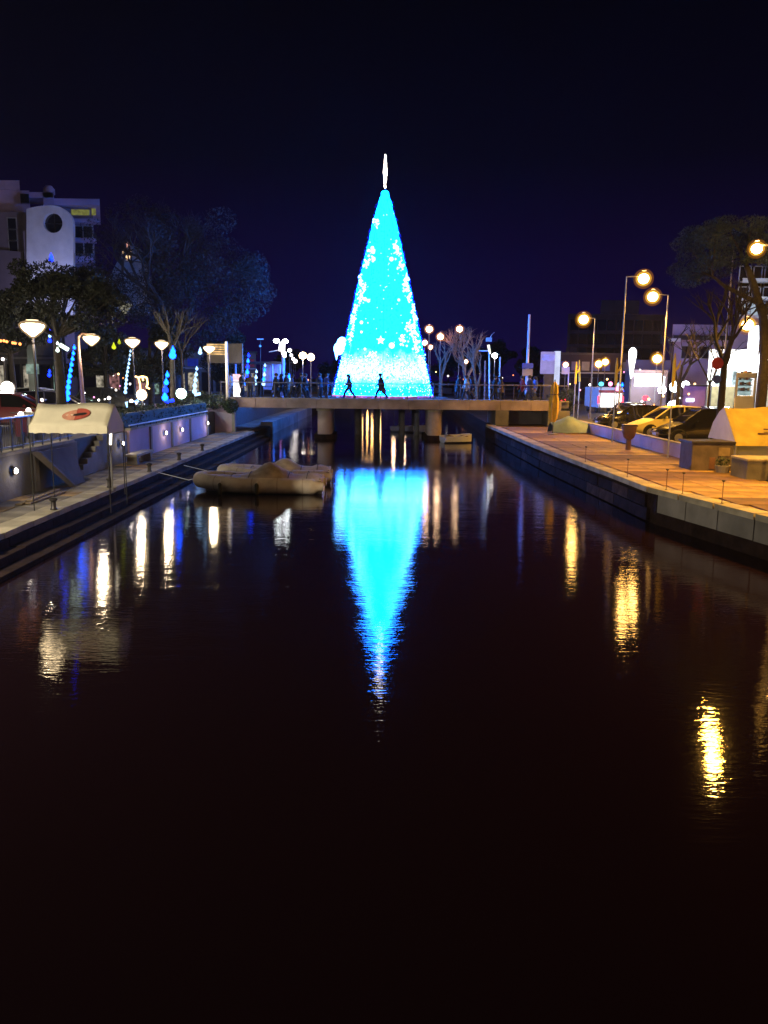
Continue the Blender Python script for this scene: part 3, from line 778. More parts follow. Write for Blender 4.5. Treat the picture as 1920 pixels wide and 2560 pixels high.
for (px, Y, z, lab) in [(897, 150, 5.6, 'small lamp post behind the left half of the lit tree, leftmost'), (911, 160, 5.2, 'small lamp post behind the left half of the lit tree, second'), (923, 150, 5.8, 'small lamp post behind the left half of the lit tree, third'), (942, 140, 5.0, 'small lamp post behind the centre of the lit tree'),
                        (977, 92, 4.3, 'small lamp post behind the right half of the lit tree, leftmost'), (1003, 92, 4.5, 'small lamp post behind the right half of the lit tree, middle'), (1030, 92, 4.4, 'small lamp post behind the right half of the lit tree, rightmost')]:
    t = thing('street_lamp', lab, 'street lamp', ((px - 955) / FPX * Y, Y, 0.0), 0, HG)
    MB().tube((0, 0, -.5), (0, 0, z), .05).build('post', M_steel, t); MB().ball((0, 0, z), .2, 10).build('globe', G_sod if Y > 100 else G_pale, t, True)
# off to the sides of the photographer: the same street lamps on the near banks
t = thing('street_lamp', 'tall street lamp on the near right bank beside the viewer', 'street lamp', (15.5, 13.5, SZ))
MB().tube((0, 0, 0), (0, 0, 8.6), .1, .06).build('pole', M_pole, t); MB().tube((0, 0, 8.6), (-1, 0, 8.7), .04).build('arm', M_pole, t)
MB().ball((-1.1, 0, 8.5), .33, 12).build('globe', G_sod, t); spot(t, (-1.1, 0, 7.9), 8500, SOD, 142)
t = thing('street_lamp', 'added unseen street lamp outside the right edge, lighting the parked cars', 'street lamp', (19.2, 33.5, SZ))  # extra lamp outside the view, added to brighten the cream car
MB().tube((0, 0, 0), (0, 0, 8.6), .1, .06).build('pole', M_pole, t); MB().tube((0, 0, 8.6), (-1, 0, 8.7), .04).build('arm', M_pole, t)
MB().ball((-1.1, 0, 8.5), .33, 12).build('globe', G_sod, t); spot(t, (-1.1, 0, 7.9), 3800, SOD, 140)
t = thing('street_lamp', 'bowl lamp on the near left promenade beside the viewer', 'street lamp', (-12.2, 11.5, UZ))
MB().tube((0, 0, 0), (0, 0, 4.6), .08, .05).build('pole', M_pole, t)
MB().lathe([(.04, -.3), (.3, -.1), (.37, 0), (.02, .06)], (0, 0, 4.9), 14).build('glass_bowl', G_warm, t); lamp(t, (0, 0, 4.3), 7600, (1, .84, .55), .2)
# ================================================================ LEFT QUAY THINGS
# cream canopy
cY = 21.05
pL = at(72, 1063, cY - .65); pR = at(268, 1069, cY - .65)
xl, xr = pL.x, pR.x; ze = 2.90; zr = 3.46; zg = LZ
CN = thing('canopy', 'cream canvas canopy with a red printed emblem on its roof, standing on the left quay', 'canopy', ((xl + xr) / 2, cY, zg))
hw = (xr - xl) / 2; hd = 0.65
ze -= zg; zr -= zg
rl, rr_ = at(95, 1007, cY).x - (xl + xr) / 2, at(286, 1013, cY).x - (xl + xr) / 2
f1 = MB(); N = 12; rows = []
for j in range(5):
    t_ = j / 4; row = []
    for i in range(N + 1):
        s_ = i / N
        xa = -hw + (rl + hw) * t_; xb = hw + (rr_ - hw) * t_
        sag = 0.05 * math.sin(t_ * PI) * (0.7 + .3 * math.cos(s_ * 4 * PI)) + 0.03 * math.sin(s_ * PI * 2)
        row.append(Vector((xa + (xb - xa) * s_, -hd + hd * t_, ze + (zr - ze) * t_ - sag)))
    rows.append(row)
f1.rings(rows, close=False, capends=False)
roof = f1.build('roof_front', M_canvas, CN, True); so = roof.modifiers.new('thick', 'SOLIDIFY'); so.thickness = 0.02; so.offset = -1
f2 = MB(); f2.rings([[Vector((r.x, -r.y + 0.0, r.z)) for r in row] for row in rows], close=False, capends=False)
f2.build('roof_back', M_canvas, CN, True)
va = MB(); top = [Vector((-hw + 2 * hw * i / 24, -hd - 0.01, ze + .02)) for i in range(25)]
va.rings([top, [v + Vector((0, -0.02 + .02 * math.sin(i * 2.1), -0.20 - (0.02 if i % 4 == 2 else 0))) for i, v in enumerate(top)]], close=False, capends=False)
va.build('valance', M_canvas, CN, True)
ge = MB().add([(hw, -hd, ze - .2), (hw, -hd, ze), (rr_, 0, zr), (hw, hd, ze), (hw, hd, ze - .2)], [(0, 1, 2, 3, 4)]); ge.build('gable', M_canvas, CN)
ge = MB().add([(-hw, -hd, ze - .2), (-hw, -hd, ze), (rl, 0, zr), (-hw, hd, ze), (-hw, hd, ze - .2)], [(0, 1, 2, 3, 4)]); ge.build('gable', M_canvas, CN)
for x_ in (-hw, hw):
    for y_ in (-hd, hd): MB().tube((x_, y_, 0), (x_, y_, ze), 0.014, n=8).build('post', M_rubber, CN)
# printed emblem, lying on the roof slope: two halves
def onroof(s_, t_, lift=0.012):
    xa = -hw + (rl + hw) * t_; xb = hw + (rr_ - hw) * t_
    nn = Vector((0, -(zr - ze), hd)).normalized()
    sag = 0.05 * math.sin(t_ * PI) * (0.7 + .3 * math.cos(s_ * 4 * PI)) + 0.03 * math.sin(s_ * PI * 2)
    return Vector((xa + (xb - xa) * s_, -hd + hd * t_, ze + (zr - ze) * t_ - sag)) + nn * lift
def emblem(s0, s1, t0, t1, m, a0, a1, lift, name='emblem'):
    K = 10; inner = onroof((s0 + s1) / 2, (t0 + t1) / 2, lift)
    pts = [onroof((s0 + s1) / 2 + (s1 - s0) / 2 * math.cos(a0 + (a1 - a0) * i / K), (t0 + t1) / 2 + (t1 - t0) / 2 * math.sin(a0 + (a1 - a0) * i / K), lift) for i in range(K + 1)]
    MB().add([inner] + pts, [(0, 1 + i, 2 + i) for i in range(K)]).build(name, m, roof)
emblem(.37, .74, .28, .74, M_redpale, PI / 2, 3 * PI / 2, .03)
emblem(.36, .735, .27, .78, M_red, -PI / 2, PI / 2, .03)
emblem(.50, .70, .46, .58, M_steel, 0, 2 * PI, .034, 'emblem_stripe')
emblem(.42, .52, .50, .56, M_canvas, 0, 2 * PI, .036, 'emblem_stripe')

# leaning slab, drum and planks under the wall
p0 = on(196, 1200, LZ)
SLB = thing('leaning_board', 'big pale board with a slanted edge leaning on the wall beside the barrel', 'board', (-10.62, 24.9, LZ))
MB().prism([Vector(v) for v in ((-.1, -1.3, 1.22), (.42, 0.15, 0.0), (.50, 0.35, 0.0), (.02, -1.05, 1.25))], (0.0, .12, 0)).build('pale_edge', M_conc, SLB)  # slanted edge in a paler concrete than the panel
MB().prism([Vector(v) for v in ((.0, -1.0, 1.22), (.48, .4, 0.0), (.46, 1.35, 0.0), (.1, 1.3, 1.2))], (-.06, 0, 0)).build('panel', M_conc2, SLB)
bp_ = on(140, 1204, LZ)
BA = thing('barrel', 'grey round barrel lying on its side against the left retaining wall', 'barrel', (bp_.x - .35, 23.6, LZ + .30))
MB().lathe([(.26, -.45), (.285, -.43), (.29, -.15), (.31, -.14), (.29, -.12), (.29, .12), (.31, .14), (.29, .15), (.285, .43), (.26, .45)], n=24, axis='Y').build('body', M_conc, BA, True)
MB().lathe([(.24, -.46), (.10, -.465)], n=24, axis='Y').build('lid', M_pole, BA)
MB().tube((.1, -.48, .12), (.1, -.46, .12), .035).build('bung', M_steel, BA)
PL = thing('plank_stack', 'short stack of weathered planks on the left quay below the barrel', 'planks', (-10.1, 22.3, LZ))
for i, (dx, dz, r_) in enumerate([(0, 0.03, .02), (.22, .03, -.03), (.08, .08, .05)]):
    MB().box((dx, 0.2 * i, dz), (.18, 2.2, .045), Matrix.Rotation(r_, 3, 'Z')).build('plank', M_wood, PL)
BN = thing('bench', 'low pale stone bench on the left quay before the blue-lit wall', 'bench', (-10.2, 31.2, LZ))
MB().box((0, 1.2, .38), (.5, 2.4, .1)).build('seat', M_cope, BN, bevel=.01)
for yy in (.3, 2.1): MB().box((0, yy, .165), (.42, .25, .33)).build('leg', M_conc, BN)
# tall post lamp by the stairs
p = at(276, 1112, 24.2)
PLM = thing('post_light', 'slim upright tube light on a post beside the dark stairs', 'light', (p.x, 24.2, LZ))
MB().tube((0, 0, 0), (0, 0, p.z - LZ), .03).build('post', M_galv, PLM)
MB().tube((0, 0, p.z - LZ), (0.03, 0, p.z - LZ + .36), .04).build('tube', glow('warm_tube', (1, .85, .6), 3.0), PLM)
# slender mooring poles left
for (px, yy, lab) in [(262, 20.2, 'thin pale mooring pole at the quay edge below the canopy'), (300, 23.5, 'thin mooring pole at the quay edge right of the canopy')]:
    X = (px - 955) / FPX * yy
    m_ = thing('mooring_pole', lab, 'pole', (max(X, -8.75), yy, LZ), 0, 'mooring poles on the left quay')
    MB().tube((0, 0, 0), (0, 0, 1.5), .016).build('shaft', M_steel, m_); MB().ball((0, 0, 1.5), .03, 8).build('knob', M_steel, m_)
bo = MB().lathe([(.09, 0), (.10, .02), (.07, .06), (.065, .22), (.11, .26), (.11, .30), (.05, .34)], n=12).mesh('bollard', M_steel, True)
labs = ['dark mooring bollard nearest on the left quay edge', 'second dark mooring bollard along the left quay edge', 'third dark mooring bollard along the left quay edge, below the canopy', 'fourth dark mooring bollard of the left quay edge', 'fifth dark mooring bollard of the left quay edge, by the bench', 'farthest dark mooring bollard of the left quay edge']
for i, lab in enumerate(labs):
    o = inst('bollard', bo, None, (-8.85, 16.3 + i * 4.3, LZ)); tag(o, lab, 'bollard', 'mooring bollards on the left quay')

# ================================================================ BOATS
def rib_boat(name, label, loc, L=4.6, W=1.9, rz=0, cover=True, peak=.42, group='covered inflatable boats moored side by side', mt=M_rib, mc=M_cover, fenders=(.22, .5)):
    """bow towards -x"""
    t = thing(name, label, 'boat', loc, rz, group)
    r = 0.29
    pts = []
    K = 16
    for i in range(K + 1):       # port side from stern to bow
        s_ = i / K; x = L / 2 - s_ * L * .62
        pts.append(Vector((x, -W / 2 + r, .28 + .02 * s_)))
    for i in range(1, 16):
        a = PI * i / 16
        x = -L * .12 - math.sin(a) * L * .36; yy = -math.cos(a) * (W / 2 - r)
        pts.append(Vector((x, yy, .30 + .12 * math.sin(a))))
    for i in range(K + 1):
        s_ = 1 - i / K; x = L / 2 - s_ * L * .62
        pts.append(Vector((x, W / 2 - r, .28 + .02 * s_)))
    rings = []
    for i, p in enumerate(pts):
        d = (pts[min(i + 1, len(pts) - 1)] - pts[max(i - 1, 0)]).normalized()
        s_ = d.cross(Vector((0, 0, 1))).normalized(); rr = r * (1 if 1 < i < len(pts) - 2 else .6)
        rings.append([p + s_ * math.cos(2 * PI * k / 12) * rr + Vector((0, 0, 1)) * math.sin(2 * PI * k / 12) * rr for k in range(12)])
    tube = MB().rings(rings).build('tube', mt, t, True)
    for i in (4, 9, 14, 19, 24, 29, 34, 39, 44):
        if i < len(pts) - 1:
            d = (pts[i + 1] - pts[i]).normalized(); s_ = d.cross(Vector((0, 0, 1))).normalized()
            MB().rings([[pts[i] + d * w_ + s_ * math.cos(2 * PI * k / 14) * (r + .006) + Vector((0, 0, 1)) * math.sin(2 * PI * k / 14) * (r + .006) for k in range(14)] for w_ in (-.02, .02)], capends=False).build('tube_seam', mc, t)
    # rubbing strake
    st_ = MB()
    for i in range(len(pts) - 1):
        def off(q, j):
            d = (pts[min(j + 1, len(pts) - 1)] - pts[max(j - 1, 0)]).normalized(); return q - d.cross(Vector((0, 0, 1))) * -(r + .005)
        st_.tube(off(pts[i], i), off(pts[i + 1], i + 1), .028, n=6)
    st_.build('rubbing_strake', M_cover, t)
    hl = []
    for i in range(9):
        s_ = i / 8; x = L / 2 - .05 - s_ * L * .93; w = (W / 2 - .25) * (1 - max(0, s_ - .5) ** 2 * 3.6)
        k = .30 * max(0, s_ - .6)
        hl.append([Vector((x, -w, .22)), Vector((x, -w * .6, -.12 + k)), Vector((x, 0, -.26 + k * 2)), Vector((x, w * .6, -.12 + k)), Vector((x, w, .22))])
    MB().rings(hl, close=True).build('hull', M_white, t, True)
    if cover:
        rs = []; NX = 22
        rnd = random.Random(int(loc[1] * 10))
        for i in range(NX + 1):
            s_ = i / NX; x = L / 2 - .1 - s_ * L * .90
            w = (W / 2 - .22) * (1 if s_ < .6 else math.sqrt(max(0.02, 1 - ((s_ - .6) / .42) ** 2)))
            hgt = .60 + peak * math.exp(-((s_ - .45) / .13) ** 2) + .12 * math.exp(-((s_ - .1) / .08) ** 2) + rnd.uniform(-.015, .015)
            rs.append([Vector((x, w * v, .50 + (hgt - .50) * (1 - abs(v) ** 1.6) + rnd.uniform(-.02, .02))) for v in (-1, -.75, -.5, -.25, 0, .25, .5, .75, 1)])
        MB().rings(rs, close=False, capends=False).build('cover', mc, t, True)
    MB().box((L / 2 - .12, 0, .34), (.08, W - .7, .5)).build('transom', M_cover, t, bevel=.02)
    for s_ in (.12, .28, .62, .78):
        x = L / 2 - .1 - s_ * L * .90; hgt = .60 + peak * math.exp(-((s_ - .45) / .13) ** 2) + .12 * math.exp(-((s_ - .1) / .08) ** 2)
        w = (W / 2 - .2) * (1 if s_ < .6 else math.sqrt(max(0.02, 1 - ((s_ - .6) / .42) ** 2)))
        MB().path([Vector((x, w * v, .52 + (hgt - .48) * (1 - abs(v) ** 1.6))) for v in (-1.08, -.75, -.4, 0, .4, .75, 1.08)], .013, 5).build('cover_strap', M_rubber, t)
    for f_ in fenders:
        x = L / 2 - (1 - f_) * L
        MB().lathe([(.03, -.24), (.07, -.2), (.075, .14), (.03, .2)], (x, -W / 2 - .07, .24), 10).build('fender', M_rubber, t, True)
        MB().tube((x, -W / 2 - .06, .42), (x, -W / 2 + .25, .56), .012, n=5).build('rope', M_white, t)
    MB().path([(-L / 2 + .1, 0, .5), (-L / 2 - .4, .2, .35), (-L / 2 - 1.6, .4, .6)], .012, 5).build('mooring_line', M_white, t)
    return t
b1 = at(650, 1232, 28.0); 
rib_boat('inflatable_boat', 'tan inflatable boat under a peaked cover with two black fenders, nearer of the moored pair', (b1.x - .1, 29.0, 0), L=4.75, W=2.1, peak=.50)
b2 = at(700, 1170, 31.4)
rib_boat('inflatable_boat', 'tan covered inflatable boat moored behind the one with black fenders', (b2.x - .15, 31.6, 0), L=4.5, W=2.0, peak=.36, fenders=(.7,), rz=.03)
# small lilac boat behind the right pier
def skiff(label, loc, L, rz):
    t = thing('small_boat', label, 'boat', loc, rz, 'small pale boats by the right pier')
    out = []; inn = []
    for i in range(11):
        s_ = i / 10; x = -L / 2 + s_ * L; w = .78 * math.sqrt(max(.03, 1 - max(0, (s_ - .35) / .67) ** 2)); z = .45 + .15 * s_ ** 2
        out.append([Vector((x, -w, z)), Vector((x, -w * .85, .1)), Vector((x, 0, -.15 + .1 * s_)), Vector((x, w * .85, .1)), Vector((x, w, z))])
        inn.append([Vector((x, w * .9, z)), Vector((x, w * .6, z - .12)), Vector((x, 0, z - .10 + .03)), Vector((x, -w * .6, z - .12)), Vector((x, -w * .9, z))])
    MB().rings([a + b for a, b in zip(out, inn)]).build('hull', M_bluehull, t, True)
    for xx in (-.5, .5): MB().box((xx, 0, .46), (.22, 1.3, .04)).build('thwart', M_wood, t)
    return t
q = at(1142, 1092, 52.5); skiff('lilac white small boat moored just right of the right bridge pier', (q.x, 52.6, 0), 2.0, .2)
q = at(1030, 1080, 60); skiff('tiny pale boat seen between the two bridge piers', (q.x, 62.5, 0), 3.0, -.4)

# ================================================================ CARS
def car(name, label, loc, rz, m, L=4.2, Hh=1.48, tail=True, group=None, head=None, W=1.76):
    """front towards +x"""
    t = thing(name, label, 'car', loc, rz, group)
    def sec(x, zb, zt, w, wt):
        return [Vector((x, -w * .82, zb)), Vector((x, -w, zb + .12)), Vector((x, -w, (zb + zt) / 2 + .04)), Vector((x, -wt, zt)), Vector((x, 0, zt + .03)), Vector((x, wt, zt)), Vector((x, w, (zb + zt) / 2 + .04)), Vector((x, w, zb + .12)), Vector((x, w * .82, zb))]
    h = W / 2; b_ = Hh * .62
    body = [sec(-L / 2, .42, .78, h * .84, h * .74), sec(-L / 2 + .10, .30, b_ + .02, h * .94, h * .84), sec(-L * .36, .22, b_ + .03, h, h * .90), sec(-L * .1, .20, b_ + .02, h, h * .90),
            sec(L * .14, .20, b_, h, h * .9), sec(L * .24, .22, b_ - .02, h, h * .88), sec(L * .38, .24, .78, h * .97, h * .82), sec(L * .47, .28, .66, h * .90, h * .74), sec(L / 2, .36, .56, h * .74, h * .6)]
    MB().rings(body).build('body', m, t, True)
    def cs(x, zt, w0, w1): return [Vector((x, -w0, b_ - .02)), Vector((x, -w1, zt)), Vector((x, -w1 * .6, zt + .02)), Vector((x, w1 * .6, zt + .02)), Vector((x, w1, zt)), Vector((x, w0, b_ - .02))]
    hw_ = h * .9
    MB().rings([cs(-L * .46, b_ + .03, hw_ * .92, hw_ * .86), cs(-L * .38, Hh - .12, hw_, hw_ * .78), cs(-L * .30, Hh - .04, hw_, hw_ * .78), cs(-L * .02, Hh - .02, hw_, hw_ * .78), cs(L * .06, Hh - .08, hw_, hw_ * .78), cs(L * .25, b_ + .02, hw_, hw_ * .88)]).build('cabin_glass', M_glass, t, True)
    r_ = [[Vector((x, w, z)) for w in (-hw_ * .80, -hw_ * .5, 0, hw_ * .5, hw_ * .80)] + [Vector((x, w, z - .05)) for w in (hw_ * .82, -hw_ * .82)] for x, z in ((-L * .39, Hh - .085), (-L * .30, Hh), (-L * .14, Hh + .03), (-L * .01, Hh + .015), (L * .075, Hh - .07))]
    MB().rings(r_).build('roof', m, t, True)
    for s_ in (-1, 1):
        for (xa, xb, za) in ((-L * .45, -L * .38, Hh - .10), (-L * .10, -L * .11, Hh - .01), (L * .255, L * .07, Hh - .07)):
            MB().tube((xa, s_ * hw_ * .99, b_), (xb, s_ * hw_ * .80, za), .035, n=6).build('pillar', m, t)
        for x in (-L * .30, L * .31):
            w_ = MB().lathe([(.20, -.10), (.31, -.10), (.325, -.06), (.325, .06), (.31, .10), (.20, .10)], (x, s_ * (h - .11), .325), 20, 'Y').build('wheel', M_rubber, t, True)
            MB().lathe([(.02, -.115), (.19, -.105), (.20, -.08), (.20, .08), (.19, .105), (.02, .115)], (x, s_ * (h - .11), .325), 14, 'Y').build('rim', M_galv, w_)
            MB().lathe([(.38, -.02), (.40, 0), (.34, .01), (.33, -.01)], (x, s_ * (h + .0), .33), 20, 'Y').build('wheel_arch', M_rubber, t)
        MB().ball((L * .46, s_ * h * .68, .60), .12, 10, sx=.7, sy=1.3, sz=.7).build('headlight', head or M_glass, t, True)
        MB().box((-L * .485, s_ * h * .74, .80), (.08, .26, .16)).build('tail_light', G_red if tail else M_redsign, t, bevel=.02)
        MB().ball((L * .13, s_ * (h + .05), b_ + .06), .09, 8, sx=.7, sz=.8).build('mirror', m, t)
    MB().box((L * .5 - .01, 0, .44), (.03, .45, .11)).build('number_plate', M_white, t)
    return t
K_yel = mat('cream_car_paint', (0.90, 0.72, 0.20), 0.45, 0.0, var=.03, coat=.3)
K_blk = mat('black_car_paint', (0.012, 0.012, 0.014), 0.22, 0.0, var=.03, coat=.8)
K_gry = mat('grey_car_paint', (0.10, 0.10, 0.11), 0.28, 0.2, var=.03, coat=.8)
K_wht = mat('white_car_paint', (0.60, 0.60, 0.62), 0.3, 0.0, var=.03, coat=.5)
K_red = mat('dark_red_car_paint', (0.16, 0.02, 0.03), 0.28, 0.1, var=.03, coat=.8)
def cx(px, Y): return (px - 955) / FPX * Y
PG = 'cars parked behind the low wall on the right'
car('parked_car', 'cream car glowing yellow under the street lamp, nose to the canal behind the low wall', (14.85, 41.0, SZ), R(184), K_yel, group=PG, tail=False, Hh=1.62, L=4.3)
car('parked_car', 'black car with gleaming flank parked between the cream car and the ochre canopy', (14.95, 37.1, SZ), R(181), K_blk, group=PG, tail=False, Hh=1.66, L=4.4)
car('parked_car', 'dark car farthest left of the row, behind the grey-white tarpaulin', (14.8, 47.4, SZ), R(186), K_blk, group=PG, tail=False)
car('parked_car', 'dark grey car with red tail lights behind the cream one', (16.2, 52.5, SZ), R(95), K_gry, group=PG)
car('parked_car', 'dark car with a single red tail light just left of the ochre canopy', (18.9, 45.5, SZ), R(82), K_blk, group=PG)
# left bank cars
PL_ = 'cars parked on the left bank'
car('parked_car', 'dark red car parked at the far left behind the fence', (cx(40, 33), 33.0, UZ), R(10), K_red, group=PL_, tail=False)
car('parked_car', 'grey car parked on the left behind the cream canopy', (cx(120, 37), 38.0, UZ), R(12), K_gry, group=PL_, tail=False)
car('parked_car', 'white car parked left of the blue light string', (cx(70, 44), 46.0, UZ), R(5), K_wht, group=PL_)
car('parked_car', 'dark car parked between the brown lamp pole and the gold arch', (cx(245, 48), 50.0, UZ), R(8), K_blk, group=PL_)
# white delivery van / lit back of a shop van
VN = thing('van', 'white van with a brightly lit open back and red lamps, far right bank', 'van', (cx(1520, 70), 71, SZ))
MB().span((-1.15, 0, .45), (1.15, 4.8, 2.3)).build('body', M_white, VN, bevel=.12)
MB().span((-.95, -.05, .55), (.95, 0.02, 1.75)).build('open_back', glow('van_interior', (1, .95, .88), 3.2, .3, 2), VN)
MB().span((-1.1, -.12, 1.82), (1.1, -.02, 2.05)).build('rear_visor', M_redsign, VN)
for s_ in (-1, 1):
    MB().span((s_ * 1.08 - .07, -.1, .9), (s_ * 1.08 + .07, 0, 1.5)).build('tail_light', G_red, VN)
    for yy in (.8, 3.9): MB().lathe([(.33, -.1), (.36, 0), (.33, .1)], (s_ * 1.0, yy, .36), 14, 'X').build('wheel', M_rubber, VN)
MB().ball((.0, .3, 2.6), .2, 10).build('beacon', G_pinkl, VN)
# scooters / motorbikes on the left bank
def scooter(label, loc, rz, m):
    t = thing('scooter', label, 'scooter', loc, rz, 'scooters parked on the left bank')
    MB().box((-.25, 0, .55), (.75, .32, .35)).build('body', m, t, bevel=.08)
    MB().box((-.3, 0, .80), (.7, .28, .12)).build('seat', M_rubber, t, bevel=.04)
    MB().box((.42, 0, .62), (.12, .36, .7), Matrix.Rotation(.3, 3, 'Y')).build('leg_shield', m, t, bevel=.04)
    MB().tube((.36, -.3, 1.05), (.36, .3, 1.05), .02).build('handlebar', M_steel, t)
    MB().ball((.45, 0, 1.0), .09, 8).build('headlight', G_dimw, t)
    for x in (-.5, .6): MB().lathe([(.2, -.05), (.24, 0), (.2, .05)], (x, 0, .24), 14, 'Y').build('wheel', M_rubber, t)
scooter('red scooter with its headlight on at the far left behind the fence', (cx(28, 25), 25.5, UZ), R(-60), K_red)
scooter('blue-lit pale scooter parked just left of the cream canopy roof', (cx(62, 28), 28.5, UZ), R(-80), K_wht)
scooter('dark scooter parked right of the cream canopy roof', (cx(300, 38), 39.5, UZ), R(-70), K_blk)

# ================================================================ RIGHT QUAY THINGS
# low wall, pieces
LWR = thing('low_wall', 'low pale wall with a sloping run between the orange promenade and the parked cars', 'wall', (12.2, 30, RZ))
for i in range(13):
    yy = 0.2 + i * 1.75
    MB().span((-.09, yy, -.1), (.09, yy + 1.72, .58)).build('wall_block', M_render, LWR)
    MB().span((-.12, yy, .58), (.12, yy + 1.72, .64)).build('wall_cap', M_cope, LWR)
# ochre canopy
OC = thing('canopy', 'ochre canvas canopy with a grey rounded gable at the right edge of the photo', 'canopy', (13.0, 30.2, RZ))
e0 = 0.92; pk = 2.17; dd = 1.25
gp = [(-.0, -dd, e0)] + [(0, -dd * math.cos(PI * i / 12) * 1.0, e0 + (pk - e0) * (math.sin(PI * i / 12) ** 0.75)) for i in range(1, 12)] + [(0, dd, e0)]
fr = [Vector(v) for v in ((0, -dd, e0), (0, -dd * .56, e0 + .58), (0, -dd * .22, pk - .24), (0, 0, pk), (0, dd * .3, pk - .18), (0, dd * .72, e0 + .62), (0, dd, e0))]
rows = []
for i in range(15):
    x = i * .36; sg = .05 * math.sin(i * .9)
    rows.append([v + Vector((x, 0, -sg * (1 - abs(v.y) / dd))) for v in fr])
orf = MB().rings(rows, close=False, capends=False).build('roof', M_ocanvas, OC, True)
so = orf.modifiers.new('thick', 'SOLIDIFY'); so.thickness = .02
MB().add([v + Vector((-.005, 0, 0)) for v in fr], [tuple(range(7))]).build('gable', M_gcanvas, OC)
MB().rings([[Vector((x * .36, -dd - .01, e0 + .03)) for x in range(15)], [Vector((x * .36, -dd - .03 + .015 * (x % 2), e0 - .12)) for x in range(15)]], close=False, capends=False).build('valance', M_ocanvas, OC)
for (sx0, sx1, z_) in ((1.1, 2.0, .46), (2.1, 2.6, .44), (.9, 2.8, .30)):
    MB().rings([[Vector((x, -dd * .82 + (.0 if k == 0 else .02), e0 + z_ + (k * .05))) for x in (sx0, sx1)] for k in (0, 1)], close=False, capends=False).build('printed_line', M_brown, orf)
for (x, yy) in ((.05, -dd + .02), (2.2, -dd + .02), (5.0, -dd + .02), (.05, dd), (5.0, dd)): MB().tube((x, yy, -0.02), (x, yy, e0 + .02), .035).build('post', M_galv, OC)
# dark stone box
SB = thing('stone_counter', 'square dark stone box with a metal rim on the right promenade before the ochre canopy', 'counter', (11.55, 28.0, RZ))
MB().span((-.72, -.55, 0), (.72, .6, 1.0)).build('body', mat('dark_stone_box', (.11, .085, .085), .8, var=.3, scale=2, bump=.6, bscale=6, stain=.3), SB, bevel=.02)
MB().span((-.78, -.6, 1.0), (.78, .66, 1.06)).build('rim', M_steel, SB)
MB().span((.2, -.57, .55), (.6, -.555, .85)).build('notice_plate', M_wood, SB)
MB().span((-.1, -.57, .1), (.1, -.555, .5)).build('hatch', M_brown, SB)
# white counters at right edge
WC = thing('white_counter', 'low white block counter at the right edge of the photo on the orange promenade', 'counter', (12.35, 25.0, RZ))
MB().span((-.68, 0, 0), (3, 1.2, .62)).build('body', M_conc2, WC, bevel=.03)
MB().span((-.70, -.02, .62), (3, 1.22, .70)).build('top', M_cope, WC, bevel=.02)
PB = thing('planter', 'small pale planter with debris between the dark stone box and the white counter', 'planter', (11.75, 27.0, RZ))
MB().lathe([(.2, 0), (.27, .25), (.27, .28), (.22, .28), (.2, .2)], n=12).build('pot', M_conc, PB)
leaf_mass([((0, 0, .38), (.25, .25, .2))], 160, .05, 9, 'foliage', M_hedge, PB)
# litter bin
p = on(1570, 1126, RZ)
LB = thing('litter_bin', 'brown litter bin on a pedestal standing before the cream car', 'litter bin', p)
MB().tube((0, 0, 0), (0, 0, .55), .12, .11, n=12).build('pedestal', M_brown, LB)
MB().lathe([(.12, .5), (.24, .6), (.31, .85), (.33, 1.12), (.33, 1.16), (.27, 1.17), (.27, 1.05)], n=16).build('bowl', M_brown, LB, True)
MB().lathe([(.34, 1.12), (.35, 1.15), (.34, 1.18), (.3, 1.18)], n=16).build('rim', M_steel, LB)
# yellow hooked banner posts
YG = 'slim posts with a yellow hooked top along the right promenade'
for (px, py, lab) in [(1432, 1078, 'slim post with yellow hooked top right of the furled parasol'), (1530, 1108, 'slim post with yellow hooked top in front of the cream car nose'), (1669, 1146, 'slim post with yellow hooked top in front of the black car, nearest of its row')]:
    p = on(px, py, RZ)
    t = thing('hooked_post', lab, 'post', p, 0, YG)
    MB().tube((0, 0, 0), (0, 0, 2.9), .035, .03).build('post', M_galv, t)
    MB().path([(0, 0, 2.9), (0, 0, 3.9), (.0, 0, 4.25)], [.07, .07, .02]).build('yellow_sleeve', M_yelpaint, t)
    MB().path([(.0, 0, 3.55), (.16, 0, 3.68), (.24, 0, 3.95)], [.07, .05, .02]).build('hook', M_yelpaint, t)
p = at(1447, 990, 60); t = thing('hooked_post', 'far slim amber post just right of the first hooked post', 'post', (p.x, 60, SZ), 0, YG)
MB().tube((0, 0, 0), (0, 0, 2.8), .035).build('post', M_galv, t); MB().tube((0, 0, 2.8), (-.1, 0, 4.4), .09, .03).build('yellow_sleeve', M_yelpaint, t)
# furled parasol
p = on(1381, 1088, RZ)
FPs = thing('furled_parasol', 'furled yellow parasol standing at the right end of the footbridge', 'parasol', p)
hs = 3.15
MB().tube((0, 0, 0), (0, 0, hs), .03).build('pole', M_steel, FPs)
pr = MB(); rg = []
for (z, r) in ((.75, .10), (.95, .20), (1.4, .25), (2.0, .24), (2.3, .17), (2.45, .20), (2.75, .17), (2.95, .09), (3.05, .03)):
    rg.append([Vector((r * (1 + .18 * math.cos(6 * 2 * PI * k / 24)) * math.cos(2 * PI * k / 24), r * (1 + .18 * math.cos(6 * 2 * PI * k / 24)) * math.sin(2 * PI * k / 24), z)) for k in range(24)])
pr.rings(rg).build('canopy', M_yellow, FPs, True)
MB().lathe([(.19, 2.28), (.2, 2.31), (.19, 2.34)], n=16).build('strap', M_wood, FPs)
MB().lathe([(.3, 0), (.3, .08), (.06, .12)], n=16).build('base', M_conc2, FPs)
